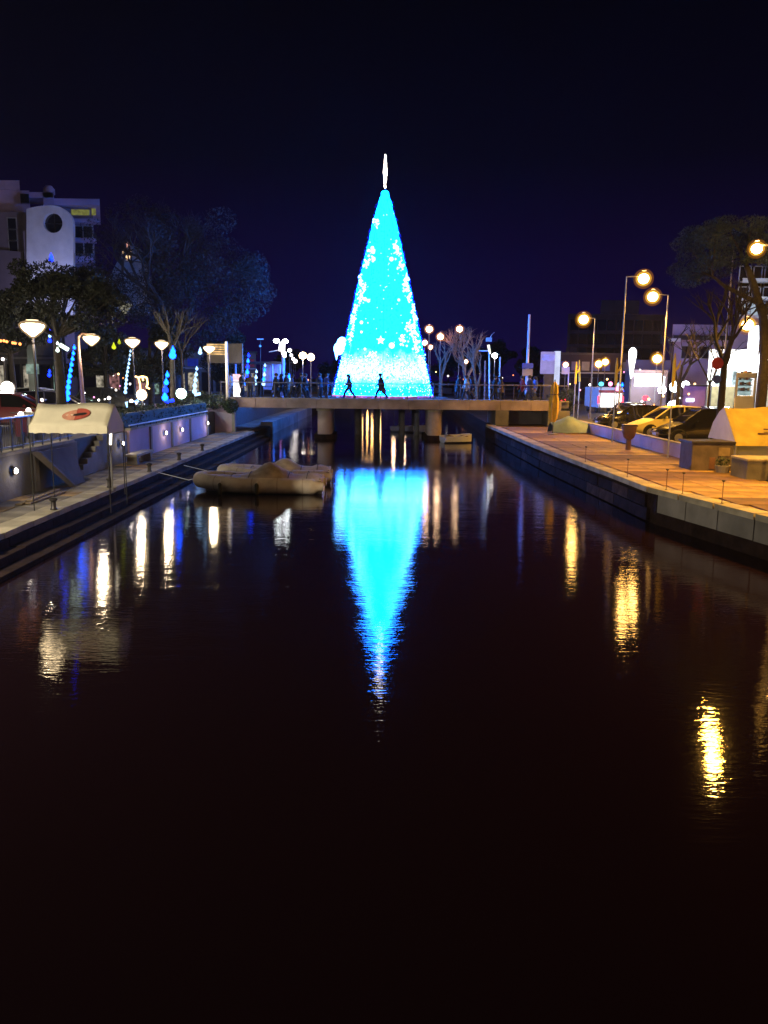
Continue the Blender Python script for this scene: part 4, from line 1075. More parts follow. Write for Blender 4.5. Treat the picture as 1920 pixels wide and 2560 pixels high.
# grey white tarpaulin boats on land
TP = thing('covered_dinghy', 'dinghy under a pale blue-grey tarpaulin beside the furled parasol', 'dinghy', (cx(1440, 46), 46.8, RZ + .02), .1)
rs = []; rnd = random.Random(3)
for i in range(13):
    s_ = i / 12; x = -1.6 + 3.2 * s_; w = .8 * math.sin(PI * min(1, .15 + s_ * .85)) ** .5 + .05; z_ = .55 + .40 * math.exp(-((s_ - .35) / .2) ** 2)
    rs.append([Vector((x, w * v, .05 + z_ * (1 - abs(v) ** 2.2) + rnd.uniform(-.02, .02))) for v in (-1, -.8, -.5, 0, .5, .8, 1)])
MB().rings(rs, close=False, capends=False).build('tarpaulin', mat('pale_tarp', (.11, .18, .32), .6, var=.12, bump=.6, bscale=4), TP, True)
MB().box((0, 0, .08), (2.6, .5, .16)).build('cradle', M_wood, TP)
# mooring poles on the right coping
MGR = 'thin mooring rods along the right quay edge'
for (px, py, lab) in [(1598, 1196, 'thin mooring rod on the right quay edge below the litter bin'), (1715, 1228, 'thin mooring rod on the right quay edge below the dark stone box'), (1760, 1238, 'rusty mooring rod hanging at the lilac wall panels'), (1845, 1262, 'thin mooring rod on the right quay edge nearest the viewer'), (1518, 1158, 'thin mooring rod on the right quay edge, farthest of its row')]:
    p = on(px, py, RZ)
    p.x = qx(p.y) + .2
    t = thing('mooring_rod', lab, 'rod', p, 0, MGR)
    MB().tube((0, 0, 0), (0, 0, .62), .010, n=6).build('rod', M_brown, t); MB().lathe([(.05, 0), (.05, .03), (.02, .05)], n=10).build('foot', M_steel, t)
    MB().lathe([(.035, .60), (.05, .62), (.035, .64)], n=8).build('eye', M_steel, t)
# ================================================================ PEOPLE
def body_mesh(name, J, m_top, m_leg, smooth=True):
    """J: joint name -> position; one continuous skinned figure"""
    E = [('pel', 'sp1'), ('sp1', 'sp2'), ('sp2', 'neck'), ('neck', 'hb'), ('hb', 'head'), ('head', 'crown'),
         ('sp2', 'shL'), ('shL', 'elL'), ('elL', 'wrL'), ('wrL', 'haL'), ('sp2', 'shR'), ('shR', 'elR'), ('elR', 'wrR'), ('wrR', 'haR'),
         ('pel', 'hiL'), ('hiL', 'knL'), ('knL', 'anL'), ('anL', 'toL'), ('pel', 'hiR'), ('hiR', 'knR'), ('knR', 'anR'), ('anR', 'toR')]
    rad = dict(pel=.19, sp1=.19, sp2=.20, neck=.075, hb=.07, head=.098, crown=.07, shL=.10, shR=.10, elL=.07, elR=.07, wrL=.05, wrR=.05, haL=.05, haR=.05,
               hiL=.125, hiR=.125, knL=.088, knR=.088, anL=.062, anR=.062, toL=.055, toR=.055)
    names = list(J); me = bpy.data.meshes.new(name)
    me.from_pydata([J[k] for k in names], [(names.index(a), names.index(b)) for a, b in E], [])
    ob = bpy.data.objects.new(name, me); C.objects.link(ob)
    md = ob.modifiers.new('skin', 'SKIN')
    for i, k in enumerate(names):
        sv = me.skin_vertices[0].data[i]; r = rad[k]
        sv.radius = (r, r * (.72 if k in ('sp1', 'sp2', 'pel') else 1)); sv.use_root = (k == 'pel')
    sb = ob.modifiers.new('sub', 'SUBSURF'); sb.levels = 1; sb.render_levels = 1
    dg = bpy.context.evaluated_depsgraph_get(); dg.update()
    new = bpy.data.meshes.new_from_object(ob.evaluated_get(dg)); new.name = name
    C.objects.unlink(ob); bpy.data.objects.remove(ob)
    new.materials.clear()
    for q in (m_top, m_leg, M_skin, M_rubber): new.materials.append(q)
    hz = J['neck'][2] + .02
    for p in new.polygons:
        c = p.center
        i = 0
        if c.z > hz: i = 2
        elif min((Vector(J['haL']) - c).length, (Vector(J['haR']) - c).length) < .09: i = 2
        elif min((Vector(J['toL']) - c).length, (Vector(J['toR']) - c).length) < .13 or c.z < .09: i = 3
        elif c.z < J['pel'][2] - .05 and min((Vector(J['haL']) - c).length, (Vector(J['haR']) - c).length) > .2: i = 1
        p.material_index = i
    new.shade_smooth(); return new
def pose(stride=.0, armsw=.0, lean=.0, elbow=.2):
    """walking towards +x; stride = half foot distance"""
    hipz = .93 - stride * .12
    J = dict(pel=(0, 0, hipz), sp1=(lean * .3, 0, hipz + .20), sp2=(lean * .7, 0, 1.38 - stride * .1), neck=(lean, 0, 1.50 - stride * .1), hb=(lean + .02, 0, 1.56 - stride * .1), head=(lean + .03, 0, 1.64 - stride * .1), crown=(lean + .02, 0, 1.71 - stride * .1))
    for s_, k in ((1, 'L'), (-1, 'R')):
        a = stride * s_
        J['hi' + k] = (0, .09 * s_, hipz - .04)
        J['kn' + k] = (a * .55 + .06, .095 * s_, .50)
        J['an' + k] = (a * 1.0 - (.05 if a < 0 else 0), .095 * s_, .085 + (.07 if a < 0 else 0))
        J['to' + k] = (a * 1.0 + .15, .10 * s_, .045)
        b = -armsw * s_
        sx, sz = J['sp2'][0], J['sp2'][2]
        J['sh' + k] = (sx, .19 * s_, sz + .03)
        J['el' + k] = (sx + b * .6 - .03, .24 * s_, sz - .27)
        J['wr' + k] = (sx + b * 1.1 + elbow, .22 * s_, sz - .50 + elbow * .4)
        J['ha' + k] = (sx + b * 1.2 + elbow * 1.25, .215 * s_, sz - .60 + elbow * .5)
    return J
def cloth(n, c): return mat(n, c, .85, var=.15, scale=6)
tops = [cloth('navy_coat', (.03, .035, .07)), cloth('black_coat', (.015, .015, .018)), cloth('pale_jacket', (.50, .50, .46)), cloth('red_jacket', (.35, .03, .03)), cloth('blue_jacket', (.08, .14, .40)), cloth('brown_coat', (.12, .08, .06))]
legs = [cloth('dark_jeans', (.03, .035, .05)), cloth('black_trousers', (.014, .014, .016)), cloth('grey_trousers', (.12, .12, .13))]
POSES = {'stride': pose(.31, .20, .05, .05), 'walk': pose(.20, .14, .03, .05), 'stand': pose(.03, .03, .0, .06), 'phone': pose(.04, .0, .03, .30)}
bcache = {}
def person(label, loc, rz, ps, ti, li, coat=False, hair='short', bag=False, h=1.0, group=None):
    t = thing('person', label, 'person', loc, rz, group); t.scale = (h * 1.25, h * 1.3, h)
    key = (ps, ti, li)
    if key not in bcache: bcache[key] = body_mesh('body', POSES[ps], tops[ti], legs[li])
    inst('body', bcache[key], t, (0, 0, 0))
    J = POSES[ps]; hd_ = Vector(J['head'])
    q = MB(); q.ball(hd_ + Vector((-.02, 0, .03)), .112, 12, sz=1.0)
    if hair == 'long': q.ball(hd_ + Vector((-.06, 0, -.08)), .10, 10, sz=1.5)
    q.build('hair', M_hair, t, True)
    if coat:
        pl = Vector(J['pel']); s2 = Vector(J['sp2'])
        q = MB(); q.rings([[s2.lerp(pl, f) + Vector((r * .75 * math.cos(2 * PI * k / 16) - (.03 if f > 1 else 0), r * math.sin(2 * PI * k / 16), 0)) for k in range(16)] for f, r in ((.05, .22), (.5, .225), (1.0, .235), (1.5, .25), (1.75, .27))], capends=False)
        q.build('coat', tops[ti], t, True)
    if bag:
        w_ = Vector(J['haL']); MB().box(w_ + Vector((0, 0, -.2)), (.26, .1, .26)).build('bag', M_brown, t, bevel=.03)
    return t
PGp = 'people walking over the footbridge'
def pb(px, dy=1.3): return at(px, 1000, 54 + dy).x
zz_ = DZ - .01
person('person in a slim dark coat striding left, left of the central walker at the tree', (pb(873), 55.4, zz_), R(180), 'stride', 0, 0, hair='long', group=PGp)
person('person in a dark coat with a bag mid-stride before the middle of the lit tree', (pb(953), 55.2, zz_), R(180), 'stride', 1, 1, coat=True, bag=True, h=1.05, group=PGp)
person('person in a navy jacket standing just left of the lit tree', (pb(797), 55.8, zz_), R(-30), 'stand', 0, 0, group=PGp)
person('person in a blue jacket holding a phone up beside the lit tree base', (pb(812), 56.6, zz_), R(20), 'phone', 4, 0, group=PGp)
for (px, dy, rz, ps, ti, li, ct, h_, lab) in [
    (690, 1.4, 0, 'walk', 1, 1, True, 1.0, 'person in a long black coat leading the group below the floodlight mast'),
    (703, 2.0, 10, 'walk', 0, 1, False, .98, 'person in a navy jacket second of the group below the floodlight mast'),
    (717, 2.6, -5, 'stand', 5, 0, True, 1.02, 'person in a brown coat in the middle of the group right of the mast'),
    (730, 1.2, 5, 'walk', 4, 0, False, .96, 'person in a blue jacket in the middle of the group right of the mast'),
    (750, 1.6, 0, 'stride', 1, 1, False, 1.03, 'person in black striding right at the end of the group'),
    (762, 2.4, 0, 'walk', 0, 0, True, 1.0, 'person in a navy coat last of the group, nearest the tree'),
    (577, 3.4, 180, 'stand', 2, 2, False, 1.0, 'person in a pale jacket at the left end of the footbridge behind the white pole'),
    (605, 2.4, 0, 'stand', 1, 1, False, 1.0, 'person in black beside the white lit totem'),
    (626, 3.2, 90, 'stand', 5, 0, False, .97, 'person in a brown coat below the blue and pink light string'),
    (1166, 1.5, 180, 'walk', 2, 0, False, 1.0, 'person in a pale yellow jacket walking right of the lit tree'),
    (1178, 2.5, 180, 'walk', 0, 2, False, .97, 'person in a navy jacket beside the pale yellow jacket'),
    (1146, 3.1, 0, 'stand', 1, 1, True, 1.0, 'person in a black coat left of the pale yellow jacket'),
    (1235, 2.2, 0, 'walk', 1, 0, False, 1.0, 'person in black below the traffic camera mast'),
    (1250, 2.9, 180, 'stand', 5, 1, True, .97, 'person in a brown coat below the traffic camera mast'),
    (1305, 2.2, 180, 'walk', 3, 1, False, 1.0, 'person in a red jacket at the foot of the tall white mast'),
    (1324, 1.5, 180, 'walk', 0, 0, True, 1.03, 'person in a navy coat at the foot of the tall white mast'),
    (1336, 3.0, 180, 'stand', 4, 0, False, .98, 'person in a pale blue jacket right of the tall white mast')]:
    person(lab, (pb(px, dy), 54 + dy, zz_), R(rz), ps, ti, li, coat=ct, h=h_, hair='long' if h_ < .99 else 'short', group=PGp)

# ================================================================ LED STRINGS ON THE LEFT
def led_string(label, pts, cols, r, Y, group='hanging light motifs on the left bank', foot=None, polebase=True):
    """pts: image anchor points, top to bottom; drops between them"""
    P = [at(px, py, Y) for px, py in pts]
    base = Vector((P[-1].x, Y, UZ if Y < 56 or P[-1].x < -9.5 else DZ)) if polebase else P[-1].copy()
    t = thing('light_string', label, 'light string', base, 0, group)
    L_ = [p - base for p in P]
    w = MB(); w.path(L_ + ([Vector((0, 0, 0))] if polebase else []), .02, 6); w.build('wire', M_steel, t)
    tot = sum((L_[i + 1] - L_[i]).length for i in range(len(L_) - 1)); n_ = max(2, int(tot / (r * 2.5)))
    def par(s_):
        d = s_ * tot
        for i in range(len(L_) - 1):
            l = (L_[i + 1] - L_[i]).length
            if d <= l: return L_[i].lerp(L_[i + 1], d / l)
            d -= l
        return L_[-1]
    for i in range(n_):
        s_ = (i + .5) / n_; p = par(s_); rr = r * (.65 + .55 * s_)
        MB().lathe([(.01, rr * 2.0), (rr * .35, rr * 1.2), (rr, 0), (rr * .8, -rr * .7), (.01, -rr * 1.1)], p, 9).build('light_drop', cols[i % len(cols)], t, True)
    if foot:
        F_ = [at(px, py, Y) - base for px, py in foot]; fb_ = MB()
        fb_.path(F_, .09, 6); fb_.build('light_tail', cols[-1], t, True)
    return t
led_string('leaning string of azure light drops left of the curved brown lamp pole', [(187, 862), (181, 900), (176, 930), (171, 965), (168, 1003)], [G_azure], .10, 36)
led_string('thin broken string of ice-white drops below the shallow bowl lamp, with a bright hooked tail', [(327, 873), (323, 905), (317, 940), (313, 985)], [G_ice], .085, 44, foot=[(316, 1005), (320, 1018), (345, 1001)])
led_string('fat cone of azure light drops with a short foot, right of the gold arch', [(420, 928), (416, 955), (413, 985), (412, 1003)], [G_azure, G_azure, G_blue], .17, 46, foot=[(414, 1005), (434, 1001)])
led_string('single large azure drop hanging above the fat cone', [(433, 873), (431, 893)], [G_azure], .2, 47, polebase=False)
led_string('ice-white string of drops with a short foot near the hedge corner', [(493, 915), (490, 940), (487, 965), (486, 985)], [G_ice], .13, 48, foot=[(487, 987), (501, 984)])
led_string('small ice-white drop hanging beside the round bowl lamp', [(501, 872), (500, 884)], [G_ice], .12, 48, polebase=False)
led_string('tall deep blue string of drops with a violet top behind the footbridge rail', [(622, 882), (620, 905), (618, 935), (616, 965)], [G_blue, G_azure], .15, 60)
led_string('short ice-white string behind the footbridge rail, middle of three', [(642, 922), (640, 945), (638, 965)], [G_ice], .13, 60)
led_string('azure string with pale top behind the footbridge rail, right of three', [(663, 908), (661, 935), (658, 965)], [G_ice, G_azure], .13, 60)
led_string('pair of faint blue drops hanging left of the cream canopy top', [(124, 822), (125, 858)], [G_blue, G_ice], .07, 34, polebase=False)
led_string('faint blue drop low between the trees on the left', [(124, 925), (123, 942)], [G_blue], .07, 34, polebase=False)
led_string('pale green-white comet light hanging right of the first bowl lamp', [(144, 850), (144, 884)], [glow('pale_comet', (.8, 1, .85), 3)], .075, 33, foot=[(150, 862), (170, 874)], polebase=False)
led_string('blue star-like light near the top of the round dark tree', [(128, 638), (128, 652)], [G_blue], .09, 33.5, polebase=False)
led_string('row of pale blue drops on a shop front, far right bank', [(1545, 955), (1546, 985)], [G_ice], .16, 72, polebase=False)
led_string('second row of pale blue drops on a shop front, far right bank', [(1556, 955), (1555, 985)], [G_azure], .16, 72, polebase=False)
led_string('lime streak of light left of the shallow bowl lamp', [(305, 850), (278, 873)], [G_lime], .12, 43, polebase=False)
led_string('blue motif lights on the floodlight mast foot', [(722, 938), (726, 955)], [G_azure, G_ice], .16, 60, polebase=False)
# string of small orange lights at far left
t = thing('light_garland', 'garland of small orange lights at the far left edge', 'garland', at(0, 855, 30), 0)
q = at(0, 855, 30)
for (px, py) in [(2, 852), (10, 852), (17, 854), (32, 857), (38, 858), (50, 860)]: MB().ball(at(px, py, 30) - q, .055, 8).build('bulb', G_orange, t)
MB().path([at(0, 849, 30) - q, at(17, 851, 30) - q, at(55, 858, 30) - q], .01).build('wire', M_steel, t)
# strings of small bulbs in the background
def bulbs(label, pts, Y, cols, r, group='strings of small background lights'):
    o_ = at(pts[0][0], pts[0][1], Y); t = thing('light_garland', label, 'garland', o_, 0, group)
    P = [at(a, c, Y) - o_ for a, c in pts]
    MB().path(P, .012, 4).build('wire', M_steel, t)
    for i, p_ in enumerate(P): MB().ball(p_, r * (.7 + .5 * ((i * 7) % 5) / 4), 8).build('bulb', cols[i % len(cols)], t, True)
bulbs('string of small white and pink lights low above the cars at the far left', [(3, 1010), (22, 1018), (38, 1007), (48, 1032), (60, 1008), (72, 1040), (86, 1002)], 36, [G_dimw, G_pinkl, G_dimw], .06)
bulbs('string of small white lights between the brown lamp pole and the gold arch', [(212, 982), (235, 993), (247, 1000), (262, 998), (290, 975), (300, 965)], 44, [G_dimw, G_pinkl, G_dimw, G_dimw], .05)
bulbs('string of small orange and white lights behind the gold arch', [(268, 930), (283, 938), (296, 935), (308, 945), (325, 960), (340, 930)], 60, [G_orange, G_dimw, G_gold], .07)
bulbs('string of small lights behind the group of walkers', [(640, 945), (672, 930), (700, 958), (735, 965), (770, 950), (800, 960)], 90, [G_dimw, G_orange, G_pinkl], .09)
bulbs('string of small amber lights behind the bare reddish trees', [(1090, 930), (1120, 940), (1160, 948), (1200, 935), (1255, 945), (1283, 938)], 110, [G_gold, G_dimw, G_orange], .12)
bulbs('string of small mixed lights behind the far orange lamps', [(1425, 960), (1450, 975), (1475, 962), (1495, 985), (1518, 948), (1560, 930), (1600, 925)], 80, [G_gold, G_pinkl, G_dimw, G_orange], .10)
bulbs('string of small yellow lights above the cream car roof', [(1590, 1010), (1605, 1003), (1622, 998), (1635, 1012), (1658, 990), (1700, 995), (1722, 985)], 50, [G_gold, G_dimw, G_gold, G_orange], .07)
bulbs('string of small cold lights under the storefront band', [(1775, 940), (1790, 950), (1806, 938), (1830, 948), (1900, 960), (1912, 950)], 54, [G_dimw, G_ice], .07)
# golden arch decoration and bright round lights
AY = 50
ab = at(360, 985, AY)
GA = thing('gold_arch', 'gold-lit arch decoration above a bright round light behind the left hedge', 'decoration', (ab.x, AY, UZ))
def rel(px, py, Y, b): return at(px, py, Y) - Vector(b)
bb = (ab.x, AY, UZ)
for pts in ([(338, 941), (346, 944), (350, 960), (351, 978)], [(346, 944), (356, 941), (367, 944), (369, 960), (366, 968), (374, 972)], [(356, 942), (358, 952)]):
    MB().path([rel(a, c, AY, bb) for a, c in pts], .06, 6).build('lit_tube', G_gold, GA)
MB().tube((0, 0, 0), rel(352, 978, AY, bb), .04).build('stand', M_steel, GA)
def roundlight(px, py, Y, base, r, g, label, power=0, lc=(1, 1, 1)):
    p = at(px, py, Y); t = thing('floodlight', label, 'floodlight', (p.x, Y, base), 0, 'floodlights on the left bank')
    MB().tube((0, .1, 0), (0, .1, p.z - base), .05).build('post', M_steel, t)
    MB().lathe([(r * 1.05, .12), (r * .7, .3), (.05, .34)], (0, 0, p.z - base), 14, 'Y').build('housing', M_steel, t)
    MB().ball((0, 0, p.z - base), r, 14, sy=.45).build('lens', g, t, True)
    if power: lamp(t, (0, -.5, p.z - base), power, lc, .2)
roundlight(18, 970, 34, UZ, .28, glow('flood_cream', (1, .93, .78), 16), 'big cream floodlight at the far left above the parked cars', 350, (1, .9, .7))
roundlight(354, 987, 49, UZ, .32, G_warm, 'cream round floodlight right under the gold arch', 250, (1, .9, .7))
roundlight(453, 984, 48, UZ, .31, G_green, 'greenish-white round floodlight between two light strings', 250, (.6, 1, .85))
roundlight(272, 995, 46, UZ, .10, G_dimw, 'small white light behind the cream canopy roof')
roundlight(205, 979, 46, UZ, .06, G_dimw, 'tiny white light at the foot of the brown lamp pole')
roundlight(105, 1000, 30, UZ, .06, G_dimw, 'tiny white light just above the cream canopy edge')
roundlight(7, 898, 40, UZ, .08, G_dimw, 'small white light at the far left edge below the garland')

# ================================================================ SIGNS, MASTS
def post_thing(name, label, cat, px, Y, base, group=None): return thing(name, label, cat, (at(px, 950, Y).x, Y, base), 0, group)
WP = post_thing('white_pole', 'tall plain white pole at the left end of the footbridge', 'pole', 568, 53.2, 2.0)
ztop = at(568, 856, 53.2).z
MB().tube((0, 0, -1.0 + .0), (0, 0, ztop - 2.0), .12, .10, n=10).build('shaft', M_white, WP, True); MB().ball((0, 0, ztop - 2), .1, 8).build('finial', M_white, WP)
SG = post_thing('panel_sign', 'large grey panel sign with gold-lit slats behind the tall white pole', 'sign', 567, 58.5, UZ)
B0 = Vector((at(567, 950, 58.5).x, 58.5, UZ))
c = [at(px, py, 58.5) - B0 for px, py in ((516, 858), (606, 858), (606, 907), (516, 907))]
MB().span((c[0].x, 0, c[3].z), (c[1].x, .15, c[0].z)).build('board', M_conc, SG)
for k in range(5):
    z_ = c[3].z + (c[0].z - c[3].z) * (.42 + k * .12)
    MB().span((c[0].x + .05, -.05, z_), (c[0].x + 1.35, 0.0, z_ + .09)).build('slat', G_goldwin, SG)
for x in (c[0].x + .1, c[1].x - .05): MB().tube((x, .1, 0), (x, .1, c[0].z), .06).build('post', M_pole, SG)
TT = post_thing('lit_totem', 'narrow glowing white totem with a pinkish top at the left end of the footbridge', 'totem', 592, 58.9, DZ - .4)
MB().span((-.26, -.1, .2), (.26, .1, 2.0)).build('panel', glow('totem_white', (1, .97, .98), 2.2, .35, 3), TT, bevel=.04)
MB().span((-.27, -.12, 1.55), (.27, .12, 2.05)).build('top_panel', glow('totem_pink', (1, .55, .62), 1.3, .3, 3), TT)
MB().span((-.3, -.2, 0), (.3, .2, .2)).build('foot', M_steel, TT)
# floodlight mast
FM = post_thing('floodlight_mast', 'lit floodlight mast with two heads and a side arm left of the tree', 'mast', 706, 63, UZ)
b0 = Vector((at(706, 950, 63).x, 63, UZ)); r3 = lambda px, py: at(px, py, 63) - b0
MB().tube((0, 0, 0), r3(708, 858), .16, .13, n=10).build('shaft', mat('lilac_mast', (.5, .45, .7), .5), FM, True)
MB().tube(r3(704, 878), r3(706, 856), .26, .22, n=10).build('lit_head', glow('mast_white', (1, .95, 1), 4), FM)
MB().tube(r3(709, 880), r3(711, 893), .2, .16, n=10).build('lit_collar', G_dimw, FM)
for (px, py) in ((691, 852), (713, 853)): MB().ball(r3(px, py), .24, 10, sz=.7).build('floodlight_head', G_white, FM, True)
MB().tube(r3(704, 874), r3(672, 880), .05, .03).build('side_arm', M_white, FM); MB().tube(r3(704, 858), r3(692, 853), .04).build('bracket', M_white, FM)
# small T lamp
TL = post_thing('camera_pole', 'thin pole with a small flat head above the panel sign', 'pole', 651, 70, UZ)
b0 = Vector((at(651, 950, 70).x, 70, UZ)); q_ = at(651, 848, 70) - b0
MB().tube((0, 0, 0), q_, .06, .04).build('shaft', M_steel, TL); MB().box(q_, (.55, .3, .10)).build('head', M_white, TL); MB().ball(q_ - Vector((.05, 0, .6)), .12, 8).build('camera', M_white, TL)
# gate frame behind the left bridge end
GF = thing('shelter', 'lilac painted shelter block with slim columns behind the group of walkers', 'shelter', (at(680, 950, 66).x, 66, UZ))
xa, xb = at(657, 950, 66).x - at(680, 950, 66).x, at(706, 950, 66).x - at(680, 950, 66).x
MB().span((xa, 0, 1.2), (xb, 1.8, 3.3)).build('wall', M_lavpaint, GF)
MB().span((xa - 2.4, -.5, 3.3), (xb, 2.2, 3.5)).build('roof', M_steel, GF)
for x in (xa - 2.2, xb * .1, xb * .8): MB().tube((x, -.3, 0), (x, -.3, 3.3), .09).build('column', M_lavpaint, GF)
# tall white mast with signs (right)
MS = thing('tall_mast', 'tall thin white mast carrying a blue and a pale sign, right of the tree', 'mast', (at(1317, 950, 62).x, 62, SZ + .3))
b0 = Vector((at(1317, 950, 62).x, 62, SZ + .3)); z1 = (at(1317, 786, 62) - b0).z
MB().tube((0, 0, 0), (0, 0, z1), .13, .09, n=10).build('shaft', M_lavpaint, MS, True)
za = (at(1317, 908, 62) - b0).z; zb_ = (at(1317, 922, 62) - b0).z; zc = (at(1317, 940, 62) - b0).z
MB().span((-.42, -.18, zb_ + .02), (.42, -.12, za)).build('blue_sign', M_bluepaint, MS)
MB().span((-.40, -.18, zc), (.40, -.12, zb_ - .02)).build('pale_sign', M_conc, MS)
# lilac totem
TO = thing('billboard_totem', 'big lilac and white two-sided totem right of the tall thin mast', 'totem', (at(1372, 950, 66).x, 66, SZ))
b0 = Vector((at(1372, 950, 66).x, 66, SZ)); f_ = lambda px, py: at(px, py, 66) - b0
a1, a2 = f_(1355, 879), f_(1386, 935)
MB().span((a1.x, 0, a2.z), (a2.x, .5, a1.z)).build('panel', glow('lilac_lit_panel', (.42, .36, .85), .75, .15, 1.2), TO, bevel=.05)
MB().span((a1.x + .05, -.04, a1.z - .75), (a2.x - .05, 0.0, a1.z - .25)).build('header', M_lavpaint, TO)
MB().span((a2.x + .02, -.1, f_(1386, 962).z), (a2.x + .42, .6, a1.z + .05)).build('side_column', glow('pale_blue_column', (.66, .72, 1.0), 1.0, .15, 1.2), TO)
MB().span((a1.x + .3, .1, 0), (a2.x, .4, a2.z)).build('base', M_steel, TO)
MB().span((a2.x + .6, 0, f_(1400, 935).z), (a2.x + 1.25, .1, f_(1400, 917).z)).build('small_board', M_lavpaint, TO)
MB().tube((a2.x + 1.2, .05, 0), (a2.x + 1.2, .05, f_(1400, 917).z), .05).build('small_post', M_lavpaint, TO)
# traffic mast
TM = thing('traffic_mast', 'thin mast with a camera arm and antenna right of the reddish bare trees', 'mast', (at(1226, 950, 70).x, 70, 1.5))
b0 = Vector((at(1226, 950, 70).x, 70, 1.5)); f_ = lambda px, py: at(px, py, 70) - b0
MB().tube((0, 0, 0), f_(1223, 862), .09, .06).build('shaft', M_galv, TM)
MB().tube(f_(1223, 877), f_(1197, 877), .05).build('arm', M_white, TM); MB().tube(f_(1221, 862), f_(1225, 885), .12, .09).build('lit_head', glow('mast_pale', (.95, .95, .8), 1.6), TM)
MB().box(f_(1222, 849), (.5, .3, .35)).build('box', M_conc, TM); MB().path([f_(1224, 846), f_(1230, 836), f_(1236, 831)], .03).build('antenna', M_galv, TM)
t = thing('slim_pole', 'slim pale pole right of the small white globe lamp', 'pole', (at(1250, 950, 74).x, 74, 1.5)); b0 = t.location.copy()
MB().tube((0, 0, 0), at(1250, 892, 74) - b0, .08, .07).build('shaft', M_white, t)
t = thing('slim_pole', 'slim pinkish pole left of the traffic mast', 'pole', (at(1213, 950, 74).x, 74, 1.5)); b0 = t.location.copy()
MB().tube((0, 0, 0), at(1213, 902, 74) - b0, .08, .07).build('shaft', M_redpale, t)
# lit drop lamp on right
p = at(1581, 892, 74); t = thing('drop_light', 'bright white balloon-shaped light left of the low orange street lamp', 'light', (p.x, 74, SZ), 0)
MB().lathe([(.05, -2.0), (.18, -1.3), (.28, -.5), (.36, .2), (.34, .55), (.18, .8), (.03, .85)], (0, 0, p.z - SZ), 14).build('balloon', glow('white_balloon', (1, .97, .95), 5), t, True)
MB().tube((0, 0, 0), (0, 0, p.z - SZ - 2), .05).build('post', M_steel, t)
GBL = 'round white globe lights before the shops on the right'
for (px, py, Y, r, lab) in [(1688, 967, 62, .42, 'large white globe light, upper, left of the purple kiosk'), (1684, 1016, 56, .42, 'large white globe light, lower, above the black car'), (1714, 962, 66, .3, 'oval bluish-white light right of the upper globe'), (1737, 960, 66, .09, 'tiny yellow light above the purple kiosk'), (1655, 975, 66, .33, 'white globe light merged into the bright shop front')]:
    p = at(px, py, Y); t = thing('globe_light', lab, 'light', (p.x, Y, SZ), 0, GBL)
    MB().tube((0, 0, 0), (0, 0, p.z - SZ), .04).build('post', M_steel, t); MB().ball((0, 0, p.z - SZ), r, 14).build('globe', G_white if r > .1 else G_gold, t, True)
roundr = [(1543, 972, 66, 'pink-white round light above the lit van', G_pinkl), (1503, 960, 70, 'blue-green round light left of the hooked post', glow('cyan_light', (.1, .7, .9), 3)), (1614, 995, 58, 'red light with gold sparks above the cream car roof', G_red), (1409, 1003, 58, 'small red light beside the furled parasol', G_red)]
for (px, py, Y, lab, g_) in roundr:
    p = at(px, py, Y); t = thing('signal_light', lab, 'light', (p.x, Y, SZ), 0)
    MB().tube((0, 0, 0), (0, 0, p.z - SZ), .04).build('post', M_steel, t); MB().ball((0, 0, p.z - SZ), .19, 10, sx=1.2).build('lens', g_, t, True)
# ================================================================ TREES
def branches(rnd, start, d, L, r, depth, out, tips, spread=.55, up=.25, n=(2, 3)):
    p = Vector(start); d = Vector(d).normalized(); segs = 3
    for i in range(segs):
        q = p + d * (L / segs); r2 = r * (1 - .22 * (i + 1) / segs)
        out.append((p.copy(), q.copy(), r * (1 - .22 * i / segs), r2)); p = q
        d = (d + Vector((rnd.gauss(0, .13), rnd.gauss(0, .13), rnd.gauss(0, .06) + .03))).normalized()
    if depth == 0: tips.append((p, d)); return
    for k in range(rnd.randint(*n)):
        nd = (d + Vector((rnd.gauss(0, spread), rnd.gauss(0, spread), rnd.gauss(up * .5, .25)))).normalized()
        branches(rnd, p, nd, L * rnd.uniform(.62, .85), r * .66, depth - 1, out, tips, spread, up, n)
def bare_tree(name, label, loc, h, r, seed, depth=5, m=M_bark, group=None, spread=.5, lean=(0, 0, 1), twigs=True, trunk=.36):
    rnd = random.Random(seed); out = []; tips = []
    t = thing(name, label, 'tree', loc, 0, group)
    q = MB(); q.tube((0, 0, -.05), Vector(lean).normalized() * h * trunk, r, r * .75, n=9); q.build('trunk', M_bark if m is None else m, t, True)
    top = Vector(lean).normalized() * h * trunk * .98
    for k in range(3 if depth > 3 else 4):
        a = 2 * PI * k / 3 + rnd.uniform(-.4, .4)
        branches(rnd, top, (math.cos(a) * spread, math.sin(a) * spread, 1), h * .22, r * .6, depth - 1, out, tips, spread)
    b_ = MB()
    for (p, c, r0, r1) in out: b_.tube(p, c, max(r0, .012), max(r1, .01), n=5 if r0 < .08 else 7, caps=False)
    if twigs:
        for (p, d) in tips:
            for k in range(3):
                e = p + (d + Vector((rnd.gauss(0, .5), rnd.gauss(0, .5), rnd.gauss(.1, .3)))) * h * .05
                b_.tube(p, e, .012, .006, n=3, caps=False)
    b_.build('crown', m, t)
    return t, tips
def blob_crown(rnd, c, r, nb, br):
    """clump centres filling an ellipsoid shell"""
    res = []
    for i in range(nb):
        while True:
            v = Vector((rnd.uniform(-1, 1), rnd.uniform(-1, 1), rnd.uniform(-.8, 1)))
            if .35 < v.length < 1: break
        res.append(((c[0] + v.x * r[0], c[1] + v.y * r[1], c[2] + v.z * r[2]), tuple(br * rnd.uniform(.6, 1.25) * k for k in (1, 1, .75))))
    return res
